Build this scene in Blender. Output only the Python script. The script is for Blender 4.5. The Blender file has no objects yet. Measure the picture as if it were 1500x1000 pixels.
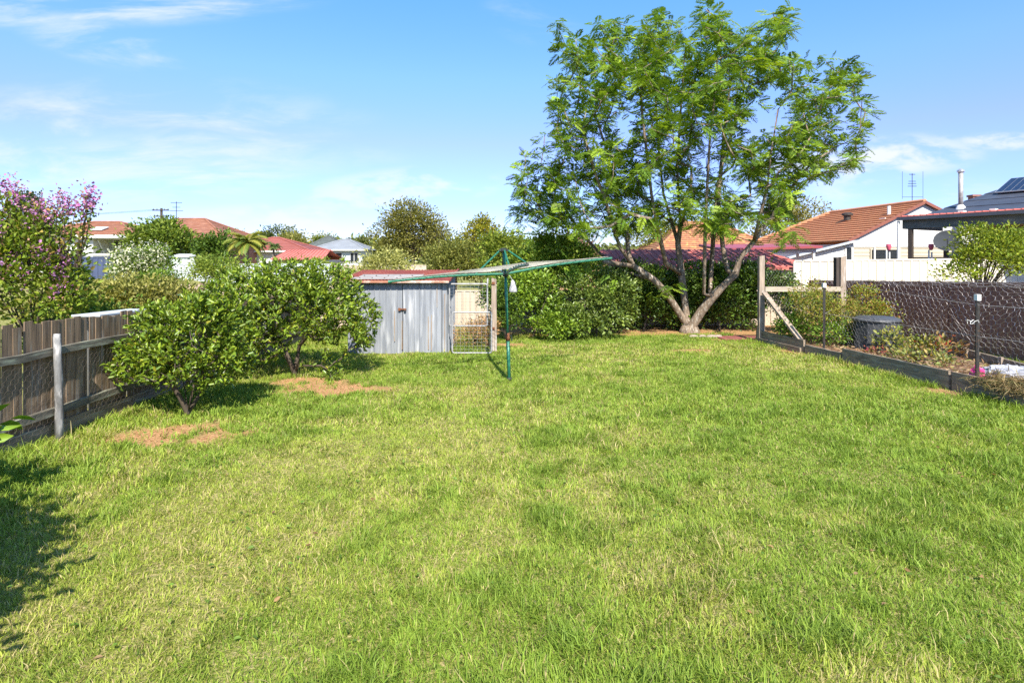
import bpy, math, random
import numpy as np
from mathutils import Vector, noise as mnoise

random.seed(11)
rng = np.random.default_rng(11)
scene = bpy.context.scene
COL = scene.collection
F = 1500.0 * 20.0 / 36.0          # focal length in photograph pixels
CAMZ = 2.1
HOR = 382.0


def P(px, py, d):
    """photograph pixel at distance d (metres along +Y) -> world point"""
    return Vector(((px - 750.0) / F * d, d, CAMZ - (py - HOR) / F * d))


def sm(t):
    t = np.clip(t, 0.0, 1.0)
    return t * t * (3 - 2 * t)


# ------------------------------------------------------------------ materials
def new_mat(name):
    m = bpy.data.materials.new(name)
    m.use_nodes = True
    nt = m.node_tree
    nt.nodes.clear()
    out = nt.nodes.new('ShaderNodeOutputMaterial')
    return m, nt, out


def N(nt, kind, **kw):
    n = nt.nodes.new(kind)
    for k, v in kw.items():
        setattr(n, k, v)
    return n


def mat(name, c1, c2=None, scale=(6, 6, 6), rough=0.7, metal=0.0, bump=0.0, detail=6.0, c3=None, spec=0.4, contrast=(0.35, 0.65), bscale=None):
    """procedural principled material: two colours mixed by stretched noise, a third as speckled wear, optional bump"""
    m, nt, out = new_mat(name)
    L = nt.links.new
    bs = N(nt, 'ShaderNodeBsdfPrincipled')
    bs.inputs['Roughness'].default_value = rough
    bs.inputs['Metallic'].default_value = metal
    bs.inputs['Specular IOR Level'].default_value = spec
    L(bs.outputs[0], out.inputs[0])
    tc = N(nt, 'ShaderNodeTexCoord')
    mp = N(nt, 'ShaderNodeMapping')
    mp.inputs['Scale'].default_value = scale
    L(tc.outputs['Object'], mp.inputs[0])
    nz = N(nt, 'ShaderNodeTexNoise')
    nz.inputs['Scale'].default_value = 1.0
    nz.inputs['Detail'].default_value = detail
    nz.inputs['Roughness'].default_value = 0.65
    L(mp.outputs[0], nz.inputs['Vector'])
    if c2 is None:
        c2 = tuple(v * 0.8 for v in c1)
    rp = N(nt, 'ShaderNodeValToRGB')
    rp.color_ramp.elements[0].position = contrast[0]
    rp.color_ramp.elements[1].position = contrast[1]
    rp.color_ramp.elements[0].color = (*c1, 1)
    rp.color_ramp.elements[1].color = (*c2, 1)
    L(nz.outputs[0], rp.inputs[0])
    colout = rp.outputs[0]
    if c3 is not None:
        n2 = N(nt, 'ShaderNodeTexNoise')
        n2.inputs['Scale'].default_value = 2.3
        n2.inputs['Detail'].default_value = 8
        mp2 = N(nt, 'ShaderNodeMapping')
        mp2.inputs['Scale'].default_value = tuple(s * 0.6 for s in scale)
        mp2.inputs['Location'].default_value = (3.1, 7.7, 1.3)
        L(tc.outputs['Object'], mp2.inputs[0])
        L(mp2.outputs[0], n2.inputs['Vector'])
        r2 = N(nt, 'ShaderNodeValToRGB')
        r2.color_ramp.elements[0].position = 0.54
        r2.color_ramp.elements[1].position = 0.68
        L(n2.outputs[0], r2.inputs[0])
        mx = N(nt, 'ShaderNodeMix', data_type='RGBA')
        L(r2.outputs[0], mx.inputs[0])
        L(colout, mx.inputs[6])
        mx.inputs[7].default_value = (*c3, 1)
        colout = mx.outputs[2]
    L(colout, bs.inputs['Base Color'])
    if bump > 0:
        bp = N(nt, 'ShaderNodeBump')
        bp.inputs['Strength'].default_value = bump
        bp.inputs['Distance'].default_value = 0.01
        L(nz.outputs[0], bp.inputs['Height'])
        L(bp.outputs[0], bs.inputs['Normal'])
    return m


def leaf_mat(name, rough=0.5, spec=0.35, trans=0.35, tint=(1.25, 1.2, 0.55)):
    m, nt, out = new_mat(name)
    L = nt.links.new
    at = N(nt, 'ShaderNodeAttribute', attribute_name='col')
    bs = N(nt, 'ShaderNodeBsdfPrincipled')
    bs.inputs['Roughness'].default_value = rough
    bs.inputs['Specular IOR Level'].default_value = spec
    tr = N(nt, 'ShaderNodeBsdfTranslucent')
    ml = N(nt, 'ShaderNodeMix', data_type='RGBA', blend_type='MULTIPLY')
    ml.inputs[0].default_value = 1.0
    ml.inputs[7].default_value = (*tint, 1)
    ml.clamp_result = False
    L(at.outputs['Color'], bs.inputs['Base Color'])
    L(at.outputs['Color'], ml.inputs[6])
    L(ml.outputs[2], tr.inputs[0])
    ms = N(nt, 'ShaderNodeMixShader')
    ms.inputs[0].default_value = trans
    L(bs.outputs[0], ms.inputs[1])
    L(tr.outputs[0], ms.inputs[2])
    L(ms.outputs[0], out.inputs[0])
    return m


M = {}
M['leaf'] = leaf_mat('leaf', 0.5, 0.3, 0.38)
M['leaf_gloss'] = leaf_mat('leaf_gloss', 0.36, 0.5, 0.28)
M['grass'] = leaf_mat('grass', 0.55, 0.25, 0.4, (1.2, 1.15, 0.6))
M['petal'] = leaf_mat('petal', 0.6, 0.2, 0.35, (1.1, 1.0, 1.1))
M['bark'] = mat('bark', (0.25, 0.185, 0.13), (0.10, 0.075, 0.055), (14, 14, 5), 0.9, bump=0.9, c3=(0.40, 0.36, 0.30))
M['bark_dark'] = mat('bark_dark', (0.10, 0.075, 0.05), (0.05, 0.04, 0.03), (18, 18, 5), 0.9, bump=0.6)
M['paling'] = mat('paling', (0.27, 0.19, 0.12), (0.11, 0.075, 0.048), (18, 18, 1.6), 0.9, bump=0.7, c3=(0.25, 0.22, 0.18))
M['rail_wood'] = mat('rail_wood', (0.19, 0.175, 0.135), (0.07, 0.063, 0.05), (14, 2.0, 14), 0.9, bump=0.7, c3=(0.30, 0.32, 0.24))
M['post_grey'] = mat('post_grey', (0.25, 0.25, 0.25), (0.09, 0.088, 0.085), (12, 12, 3), 0.85, bump=0.5, c3=(0.5, 0.48, 0.46))
M['post_wood'] = mat('post_wood', (0.36, 0.28, 0.21), (0.20, 0.155, 0.12), (16, 16, 2), 0.9, bump=0.6, c3=(0.42, 0.38, 0.33))
M['sleeper'] = mat('sleeper', (0.31, 0.235, 0.165), (0.14, 0.11, 0.08), (20, 2.2, 20), 0.9, bump=0.9, c3=(0.27, 0.26, 0.21))
M['galv'] = mat('galv', (0.27, 0.285, 0.305), (0.17, 0.185, 0.21), (7, 7, 0.9), 0.6, 0.15, 0.1, c3=(0.36, 0.37, 0.385))
M['galv_wash'] = mat('galv_wash', (0.30, 0.315, 0.34), (0.18, 0.195, 0.22), (9, 9, 0.8), 0.6, 0.15, 0.1, c3=(0.42, 0.43, 0.45))
M['rust_roof'] = mat('rust_roof', (0.23, 0.045, 0.03), (0.14, 0.035, 0.025), (3, 9, 3), 0.8, bump=0.2, c3=(0.33, 0.10, 0.05))
M['rust'] = mat('rust', (0.22, 0.08, 0.03), (0.10, 0.04, 0.02), (30, 30, 30), 0.9, bump=0.4)
M['skylight'] = mat('skylight', (0.34, 0.315, 0.29), (0.22, 0.20, 0.185), (3, 14, 3), 0.7, c3=(0.40, 0.38, 0.36))
M['white_paint'] = mat('white_paint', (0.64, 0.64, 0.62), (0.56, 0.56, 0.54), (5, 5, 5), 0.5)
M['white_steel'] = mat('white_steel', (0.40, 0.40, 0.40), (0.24, 0.235, 0.23), (9, 9, 9), 0.5, 0.2)
M['wire'] = mat('wire', (0.58, 0.54, 0.54), (0.40, 0.37, 0.375), (9, 9, 9), 0.5, 0.4)
M['wire_thin'] = mat('wire_thin', (0.40, 0.38, 0.36), (0.25, 0.23, 0.22), (9, 9, 9), 0.5, 0.5)
M['black_steel'] = mat('black_steel', (0.05, 0.048, 0.045), (0.03, 0.028, 0.026), (20, 20, 20), 0.7, 0.2, c3=(0.10, 0.06, 0.04))
M['cap_white'] = mat('cap_white', (0.80, 0.80, 0.77), (0.66, 0.65, 0.62), (40, 40, 40), 0.6)
M['cream'] = mat('cream', (0.64, 0.60, 0.51), (0.59, 0.55, 0.465), (2, 2, 1.0), 0.5)
M['cream_dusty'] = mat('cream_dusty', (0.50, 0.42, 0.33), (0.43, 0.36, 0.28), (3, 3, 1.0), 0.6, c3=(0.46, 0.38, 0.32))
M['brown_fence'] = mat('brown_fence', (0.31, 0.155, 0.115), (0.24, 0.12, 0.09), (3, 3, 1), 0.5)
M['hoist_green'] = mat('hoist_green', (0.022, 0.155, 0.092), (0.016, 0.11, 0.068), (14, 14, 14), 0.4, 0.1, c3=(0.05, 0.20, 0.13))
M['hoist_dark'] = mat('hoist_dark', (0.05, 0.06, 0.055), (0.03, 0.035, 0.03), (30, 30, 30), 0.6, 0.4)
M['line_wire'] = mat('line_wire', (0.62, 0.58, 0.50), (0.50, 0.46, 0.40), (9, 9, 9), 0.5)
M['cloth'] = mat('cloth', (0.42, 0.42, 0.42), (0.34, 0.34, 0.35), (14, 14, 14), 0.9, bump=0.4)
M['tile'] = mat('tile', (0.54, 0.25, 0.125), (0.44, 0.19, 0.095), (2.5, 2.5, 9), 0.8, bump=0.2, c3=(0.50, 0.25, 0.12))
M['tile_patch'] = mat('tile_patch', (0.40, 0.19, 0.085), (0.28, 0.115, 0.07), (3.3, 3.3, 3.3), 0.8, bump=0.2, c3=(0.52, 0.34, 0.12))
M['tile_brown'] = mat('tile_brown', (0.30, 0.13, 0.075), (0.22, 0.095, 0.06), (1.5, 1.5, 6), 0.8, c3=(0.34, 0.17, 0.11))
M['red_metal'] = mat('red_metal', (0.50, 0.155, 0.13), (0.43, 0.13, 0.11), (2, 2, 2), 0.85, c3=(0.46, 0.19, 0.16), spec=0.1)
M['red_roof'] = mat('red_roof', (0.29, 0.095, 0.075), (0.24, 0.075, 0.06), (1, 1, 3), 0.7)
M['grey_roof'] = mat('grey_roof', (0.26, 0.28, 0.30), (0.21, 0.225, 0.245), (1, 1, 2), 0.7)
M['dark_roof'] = mat('dark_roof', (0.075, 0.085, 0.11), (0.055, 0.062, 0.085), (1.5, 1.5, 4), 0.45, 0.2)
M['white_board'] = mat('white_board', (0.60, 0.60, 0.59), (0.56, 0.56, 0.55), (1, 1, 3), 0.6)
M['cream_board'] = mat('cream_board', (0.48, 0.43, 0.33), (0.44, 0.39, 0.30), (1, 1, 3), 0.6)
M['pale_wall'] = mat('pale_wall', (0.58, 0.57, 0.54), (0.52, 0.52, 0.50), (1, 1, 1), 0.7)
M['sage_shade_wall'] = mat('sage_shade_wall', (0.42, 0.45, 0.40), (0.37, 0.40, 0.36), (1, 1, 3), 0.7)  # grey-green for the pale house's recessed wall, its shade mixed into the colour
M['brick'] = mat('brick', (0.30, 0.14, 0.10), (0.22, 0.10, 0.08), (5, 5, 14), 0.85)
M['grey_beam'] = mat('grey_beam', (0.10, 0.115, 0.105), (0.075, 0.085, 0.08), (2, 2, 8), 0.6, c3=(0.14, 0.155, 0.145))
M['dark_wood'] = mat('dark_wood', (0.06, 0.045, 0.035), (0.04, 0.03, 0.025), (9, 9, 2), 0.7)
M['glass'] = mat('glass', (0.03, 0.035, 0.04), (0.02, 0.024, 0.03), (2, 2, 2), 0.08, spec=0.8)
M['solar'] = mat('solar', (0.012, 0.017, 0.045), (0.010, 0.013, 0.034), (1, 1, 1), 0.15, spec=0.7)
M['alu'] = mat('alu', (0.55, 0.56, 0.58), (0.48, 0.49, 0.5), (4, 4, 4), 0.35, 0.6)
M['dish_grey'] = mat('dish_grey', (0.055, 0.06, 0.068), (0.045, 0.05, 0.055), (4, 4, 4), 0.95, spec=0.05)
M['navy_fence'] = mat('navy_fence', (0.065, 0.085, 0.15), (0.05, 0.065, 0.12), (2, 2, 2), 0.55)
M['grey_fence'] = mat('grey_fence', (0.48, 0.52, 0.54), (0.40, 0.43, 0.45), (2, 2, 2), 0.6)
M['bin_black'] = mat('bin_black', (0.036, 0.038, 0.042), (0.026, 0.027, 0.030), (9, 9, 9), 0.6, bump=0.15, c3=(0.06, 0.058, 0.055))
M['pink'] = mat('pink', (0.62, 0.05, 0.22), (0.50, 0.04, 0.17), (20, 20, 20), 0.5)
M['pinkred'] = mat('pinkred', (0.58, 0.10, 0.16), (0.48, 0.08, 0.13), (20, 20, 20), 0.5)
M['plastic_bag'] = mat('plastic_bag', (0.36, 0.36, 0.39), (0.22, 0.23, 0.26), (7, 7, 7), 0.5, bump=0.6, c3=(0.12, 0.12, 0.14))
M['soil'] = mat('soil', (0.20, 0.105, 0.055), (0.11, 0.065, 0.038), (9, 9, 9), 0.95, bump=1.0, c3=(0.30, 0.19, 0.11))
M['mulch'] = mat('mulch', (0.37, 0.19, 0.095), (0.24, 0.125, 0.065), (22, 22, 22), 0.95, bump=1.0, c3=(0.44, 0.28, 0.15))
M['paver'] = mat('paver', (0.27, 0.085, 0.07), (0.20, 0.07, 0.06), (25, 25, 25), 0.9, bump=0.4)
M['stone'] = mat('stone', (0.36, 0.28, 0.23), (0.24, 0.19, 0.16), (14, 14, 14), 0.9, bump=0.7)
M['straw'] = leaf_mat('straw', 0.7, 0.2, 0.25, (1.1, 1.0, 0.8))


# ------------------------------------------------------------------ objects
ORIG = {}


def tag(o, label=None, cat=None, group=None, kind=None):
    if label:
        o['label'] = label
    if cat:
        o['category'] = cat
    if group:
        o['group'] = group
    if kind:
        o['kind'] = kind
    return o


def thing(name, loc, label, cat, group=None):
    o = bpy.data.objects.new(name, None)
    o.empty_display_size = 0.2
    o.location = loc
    COL.objects.link(o)
    ORIG[o.name] = Vector(loc)
    return tag(o, label, cat, group)


def link(me, name, parent=None, origin=None):
    o = bpy.data.objects.new(name, me)
    COL.objects.link(o)
    if parent is not None:
        o.parent = parent
        ORIG[o.name] = ORIG[parent.name]
    else:
        o.location = origin
        ORIG[o.name] = Vector(origin)
    return o


class MB:
    """collects world-space shapes, then links them as ONE mesh object"""

    def __init__(self):
        self.v, self.f = [], []

    def poly(self, pts):
        b = len(self.v)
        self.v += [tuple(p) for p in pts]
        self.f.append(tuple(range(b, b + len(pts))))
        return self

    def box(self, a, b):
        x0, y0, z0 = a
        x1, y1, z1 = b
        return self.hexa([(x0, y0, z0), (x1, y0, z0), (x1, y1, z0), (x0, y1, z0), (x0, y0, z1), (x1, y0, z1), (x1, y1, z1), (x0, y1, z1)])

    def hexa(self, p):
        b = len(self.v)
        self.v += [tuple(q) for q in p]
        for f in ((0, 3, 2, 1), (4, 5, 6, 7), (0, 1, 5, 4), (1, 2, 6, 5), (2, 3, 7, 6), (3, 0, 4, 7)):
            self.f.append(tuple(b + i for i in f))
        return self

    def beam(self, p0, p1, w, h, up=(0, 0, 1)):
        p0, p1, up = Vector(p0), Vector(p1), Vector(up)
        d = (p1 - p0).normalized()
        if abs(d.dot(up)) > 0.95:
            up = Vector((0, 1, 0))
        s = d.cross(up).normalized() * (w / 2)
        u = s.cross(d).normalized() * (h / 2)
        return self.hexa([p0 - s - u, p0 + s - u, p1 + s - u, p1 - s - u, p0 - s + u, p0 + s + u, p1 + s + u, p1 - s + u])

    def tube(self, pts, rad, n=8, cap=True):
        pts = [Vector(p) for p in pts]
        if not isinstance(rad, (list, tuple)):
            rad = [rad] * len(pts)
        b = len(self.v)
        ref = Vector((0.31, 0.23, 0.92))
        for i, p in enumerate(pts):
            d = (pts[min(i + 1, len(pts) - 1)] - pts[max(i - 1, 0)])
            d = d.normalized() if d.length > 1e-9 else Vector((0, 0, 1))
            if abs(d.dot(ref)) > 0.98:
                s = d.cross(Vector((1, 0, 0))).normalized()
            else:
                s = d.cross(ref).normalized()
            t = s.cross(d)
            for k in range(n):
                a = 2 * math.pi * k / n
                self.v.append(tuple(p + (s * math.cos(a) + t * math.sin(a)) * rad[i]))
        for i in range(len(pts) - 1):
            for k in range(n):
                k2 = (k + 1) % n
                self.f.append((b + i * n + k, b + i * n + k2, b + (i + 1) * n + k2, b + (i + 1) * n + k))
        if cap:
            self.f.append(tuple(b + k for k in range(n))[::-1])
            self.f.append(tuple(b + (len(pts) - 1) * n + k for k in range(n)))
        return self

    def lathe(self, c, prof, n=20, sx=1.0, sy=1.0):
        c = Vector(c)
        b = len(self.v)
        for r, z in prof:
            for k in range(n):
                a = 2 * math.pi * k / n
                self.v.append((c.x + r * math.cos(a) * sx, c.y + r * math.sin(a) * sy, c.z + z))
        for i in range(len(prof) - 1):
            for k in range(n):
                k2 = (k + 1) % n
                self.f.append((b + i * n + k, b + i * n + k2, b + (i + 1) * n + k2, b + (i + 1) * n + k))
        self.f.append(tuple(b + k for k in range(n))[::-1])
        self.f.append(tuple(b + (len(prof) - 1) * n + k for k in range(n)))
        return self

    def ribbed(self, p0, u, length, z0, z1, pitch=0.2, depth=0.03, nrm=(0, -1, 0), back=0.02, rib=0.3, z1b=None, jit=0.0):
        """closed profiled metal sheet standing from p0 along u, ribs towards nrm"""
        p0, u, nrm = Vector(p0), Vector(u).normalized(), Vector(nrm).normalized()
        if z1b is None:
            z1b = z1
        prof = []
        t = 0.0
        while t < length - 1e-6:
            w = pitch * (1 + random.uniform(-jit, jit))
            for a, dd in ((0, 0), (w * (1 - rib), 0), (w * (1 - rib * 0.75), depth), (w * (1 - rib * 0.25), depth)):
                if t + a < length:
                    prof.append((t + a, dd))
            t += w
        prof.append((length, 0))
        b = len(self.v)
        m = len(prof)
        for a, dd in prof:
            q = p0 + u * a + nrm * dd
            zt = z1 + (z1b - z1) * a / length
            self.v.append((q.x, q.y, z0))
            self.v.append((q.x, q.y, zt))
        for a in (0.0, length):
            q = p0 + u * a - nrm * back
            zt = z1 + (z1b - z1) * a / length
            self.v.append((q.x, q.y, z0))
            self.v.append((q.x, q.y, zt))
        for i in range(m - 1):
            self.f.append((b + 2 * i, b + 2 * i + 2, b + 2 * i + 3, b + 2 * i + 1))
        e = b + 2 * m
        self.f.append((e, e + 1, e + 3, e + 2))
        self.f.append((b, b + 1, e + 1, e))
        self.f.append((b + 2 * m - 2, e + 2, e + 3, b + 2 * m - 1))
        self.f.append(tuple([b + 2 * i + 1 for i in range(m)] + [e + 3, e + 1]))
        return self

    def courses(self, e0, e1, r1, r0, n, step=0.03):
        """roof slope laid in stepped courses from the eave edge e0-e1 to the ridge edge r0-r1"""
        e0, e1, r0, r1 = map(Vector, (e0, e1, r0, r1))
        nv = (e1 - e0).cross(r0 - e0)
        if nv.length < 1e-6:
            nv = (e1 - e0).cross(r1 - e0)
        nv.normalize()
        if nv.z < 0:
            nv = -nv
        for i in range(n):
            t0, t1 = i / n, (i + 1) / n
            a, b = e0.lerp(r0, t0) + nv * step, e1.lerp(r1, t0) + nv * step
            c, d = e1.lerp(r1, t1), e0.lerp(r0, t1)
            self.poly([a, b, c, d])
            a0, b0 = e0.lerp(r0, t0) - nv * 0.02, e1.lerp(r1, t0) - nv * 0.02
            self.poly([a0, b0, b, a])
        return self

    def build(self, name, material, parent=None, origin=None, smooth=False):
        if parent is not None:
            o3 = ORIG[parent.name]
        else:
            o3 = Vector(origin)
        me = bpy.data.meshes.new(name)
        me.from_pydata([(x - o3.x, y - o3.y, z - o3.z) for x, y, z in self.v], [], self.f)
        me.materials.append(material)
        if smooth:
            me.polygons.foreach_set('use_smooth', [True] * len(me.polygons))
        me.update()
        return link(me, name, parent, origin)


def np_mesh(name, V, pattern, material, cols, parent=None, origin=None):
    """V (n,k,3); pattern = polygons inside one element; cols (n,3)"""
    n, k, _ = V.shape
    o3 = np.array(ORIG[parent.name] if parent is not None else origin, dtype=np.float64)
    me = bpy.data.meshes.new(name)
    me.vertices.add(n * k)
    me.vertices.foreach_set('co', (V - o3).astype(np.float32).ravel())
    tot = np.array([len(p) for p in pattern])
    flat = np.array([i for p in pattern for i in p])
    loops = (flat[None, :] + (np.arange(n) * k)[:, None]).ravel()
    totals = np.tile(tot, n)
    starts = np.concatenate(([0], np.cumsum(totals)[:-1]))
    me.loops.add(len(loops))
    me.loops.foreach_set('vertex_index', loops.astype(np.int32))
    me.polygons.add(len(totals))
    me.polygons.foreach_set('loop_start', starts.astype(np.int32))
    me.update(calc_edges=True)
    at = me.color_attributes.new('col', 'FLOAT_COLOR', 'POINT')
    c4 = np.ones((n, k, 4), dtype=np.float32)
    c4[:, :, :3] = cols[:, None, :]
    at.data.foreach_set('color', c4.ravel())
    me.materials.append(material)
    return link(me, name, parent, origin)


def unit(v):
    return v / np.maximum(np.linalg.norm(v, axis=-1, keepdims=True), 1e-9)


def vnoise(x, y, s, seed=0):
    """smooth 2-D value noise in 0..1"""
    r = np.random.default_rng(1000 + seed)
    G = r.random((256, 256))
    xs, ys = x / s + 500.3, y / s + 500.7
    xi, yi = np.floor(xs).astype(int), np.floor(ys).astype(int)
    fx, fy = sm(xs - xi), sm(ys - yi)
    g = lambda a, b: G[a % 256, b % 256]
    return (g(xi, yi) * (1 - fx) + g(xi + 1, yi) * fx) * (1 - fy) + (g(xi, yi + 1) * (1 - fx) + g(xi + 1, yi + 1) * fx) * fy


def palette(n, pal, jitter=0.18, weights=None, gain=(1.95, 1.75, 1.35)):
    pal = np.array(pal)
    k = rng.choice(len(pal), n, p=weights)
    k2 = rng.choice(len(pal), n, p=weights)
    t = rng.random((n, 1)) * 0.5
    c = pal[k] * (1 - t) + pal[k2] * t
    return np.clip(c * np.array(gain) * (1 + rng.normal(0, jitter, (n, 1))), 0.004, 0.9)


LEAFPAT = [(0, 4, 5, 3), (0, 3, 2, 1)]


def leaf_verts(C, D, L, W, fold=0.25, curl=0.15, updir=None):
    n = len(C)
    L = np.broadcast_to(np.asarray(L, float).reshape(-1, 1), (n, 1))
    W = np.broadcast_to(np.asarray(W, float).reshape(-1, 1), (n, 1))
    U = rng.normal(0, 1, (n, 3)) * 0.7 + (np.array([0, 0, 1.0]) if updir is None else updir)
    S = unit(np.cross(D, U))
    Nn = unit(np.cross(S, D))
    V = np.empty((n, 6, 3))
    V[:, 0] = C
    V[:, 1] = C + D * L * 0.30 - S * W * 0.45 + Nn * W * fold
    V[:, 2] = C + D * L * 0.68 - S * W * 0.40 + Nn * (W * fold - L * curl * 0.4)
    V[:, 3] = C + D * L - Nn * L * curl
    V[:, 4] = C + D * L * 0.30 + S * W * 0.45 + Nn * W * fold
    V[:, 5] = C + D * L * 0.68 + S * W * 0.40 + Nn * (W * fold - L * curl * 0.4)
    return V


def sphere_dirs(n, low=-0.5):
    z = rng.uniform(low, 1, n)
    a = rng.uniform(0, 2 * math.pi, n)
    r = np.sqrt(np.maximum(0, 1 - z * z))
    return np.stack([r * np.cos(a), r * np.sin(a), z], 1)


def clumps(blobs, ncl, low=-0.5, fmin=0.55):
    """clump centres spread through a union of ellipsoids"""
    B = np.array(blobs, float)
    area = (B[:, 3] * B[:, 4] + B[:, 4] * B[:, 5] + B[:, 3] * B[:, 5])
    k = rng.choice(len(B), ncl, p=area / area.sum())
    d = sphere_dirs(ncl, low)
    f = 1 - (1 - fmin) * rng.random(ncl) ** 1.6
    c = B[k, :3] + d * B[k, 3:] * f[:, None]
    return c, B[k, :3], d


def clump_leaves(blobs, ncl, nleaf, cr, low=-0.5, fmin=0.55, upb=0.5, rnd=0.6, zmin=None):
    c, bc, d = clumps(blobs, ncl, low, fmin)
    k = rng.integers(0, ncl, nleaf)
    scl = rng.uniform(0.6, 1.35, ncl)
    off = np.clip(rng.normal(0, 1, (nleaf, 3)), -1.7, 1.7) * cr * scl[k][:, None] * np.array([1, 1, 0.75])
    pos = c[k] + off
    D = unit(unit(pos - bc[k]) * 0.7 + unit(off) * 0.6 + np.array([0, 0, upb]) + rng.normal(0, rnd, (nleaf, 3)))
    if zmin is not None:
        ok = pos[:, 2] > zmin
        pos, D, k = pos[ok], D[ok], k[ok]
    tone = rng.uniform(0.8, 1.2, ncl)[k]
    return pos, D, tone, c


def wiggle(p0, p1, n, amp, bend=(0, 0, 0)):
    p0, p1 = Vector(p0), Vector(p1)
    out = []
    for i in range(n + 1):
        t = i / n
        q = p0.lerp(p1, t)
        w = math.sin(math.pi * t)
        q = q + Vector(bend) * w + Vector((random.uniform(-amp, amp), random.uniform(-amp, amp), random.uniform(-amp, amp) * 0.5)) * (w ** 0.5 if w > 0 else 0)
        out.append(q)
    return out


def plant(name, label, cat, base, blobs, ncl, nleaf, leafL, leafW, pal, cr=0.25, trunk_r=0.05, limbs=8, material='leaf', group=None,
          low=-0.5, fmin=0.55, weights=None, upb=0.5, extra=None, trunk_top=0.45, bark='bark_dark', zmin=None, fork=0.15, fold=0.25, parts=('trunk', 'crown')):
    base = Vector(base)
    root = thing(name, base, label, cat, group)
    pos, D, tone, c = clump_leaves(blobs, ncl, nleaf, cr, low, fmin, upb, zmin=zmin)
    L = leafL * rng.uniform(0.65, 1.25, len(pos))
    cols = palette(len(pos), pal, weights=weights) * tone[:, None]
    np_mesh(parts[1], leaf_verts(pos, D, L, leafW * L / leafL, fold), LEAFPAT, M[material], cols, root)
    mb = MB()
    cz = float(np.mean([b[2] for b in blobs]))
    cx = float(np.mean([b[0] for b in blobs]))
    cy = float(np.mean([b[1] for b in blobs]))
    top = base.lerp(Vector((cx, cy, cz)), trunk_top)
    fk = base.lerp(top, 1 - fork)
    mb.tube(wiggle(base - Vector((0, 0, 0.05)), fk, 3, trunk_r * 0.5), [trunk_r * 1.25, trunk_r, trunk_r * 0.9, trunk_r * 0.85], 7)
    idx = rng.choice(len(c), min(limbs, len(c)), replace=False)
    for i in idx:
        e = Vector(c[i])
        mb.tube(wiggle(fk, e, 4, trunk_r * 0.8, (0, 0, 0.06 * (e - fk).length)), [trunk_r * s for s in (0.62, 0.45, 0.32, 0.2, 0.1)], 5)
    mb.build(parts[0], M[bark], root, smooth=True)
    if extra:
        extra(root, c, blobs)
    return root


def netting(p0, u, v, lu, lv, cu, cv, r, wob=0.02, seed=0, cut=None):
    """hexagonal wire netting: zigzag strands joined by short twists"""
    p0, u, v = Vector(p0), Vector(u).normalized(), Vector(v).normalized()
    w = u.cross(v)
    mb = MB()
    nu, nv = int(lu / (cu / 2)), int(lv / cv)

    def pt(k, j):
        a = cv * 0.2 * (1 if (k + j) % 2 else -1)
        q = p0 + u * (k * cu / 2) + v * min(max(j * cv + a, 0), lv)
        nz = mnoise.noise_vector((q.x * 1.3 + seed, q.y * 1.3, q.z * 1.3)) * wob * 2.2 + mnoise.noise_vector((q.x * 5 + seed, q.y * 5, q.z * 5)) * wob * 0.7
        return q + nz
    for j in range(nv + 1):
        mb.tube([pt(k, j) for k in range(nu + 1)], r, 3, False)
        if j < nv:
            for k in range(nu + 1):
                if (k + j) % 2:
                    mb.tube([pt(k, j), pt(k, j + 1)], r * 1.3, 3, False)
    return mb


# ------------------------------------------------------------------ camera, light, sky
cam = bpy.data.cameras.new('camera')
cam.lens = 20.0
cam.sensor_width = 36.0
cam.shift_y = -(500 - HOR) / 1500.0
cam.clip_end = 5000
co = bpy.data.objects.new('camera', cam)
co.location = (0, 0, CAMZ)
co.rotation_euler = (math.radians(90), 0, 0)
COL.objects.link(co)
scene.camera = co

SUN = Vector((0.17, -1.0, 0.98)).normalized()
sl = bpy.data.lights.new('sun', 'SUN')
sl.energy = 4.6
sl.angle = math.radians(0.5)
sl.color = (1.0, 0.93, 0.82)
so = bpy.data.objects.new('sun', sl)
so.rotation_euler = SUN.to_track_quat('Z', 'Y').to_euler()
so.location = (4, -20, 30)
COL.objects.link(so)


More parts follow.
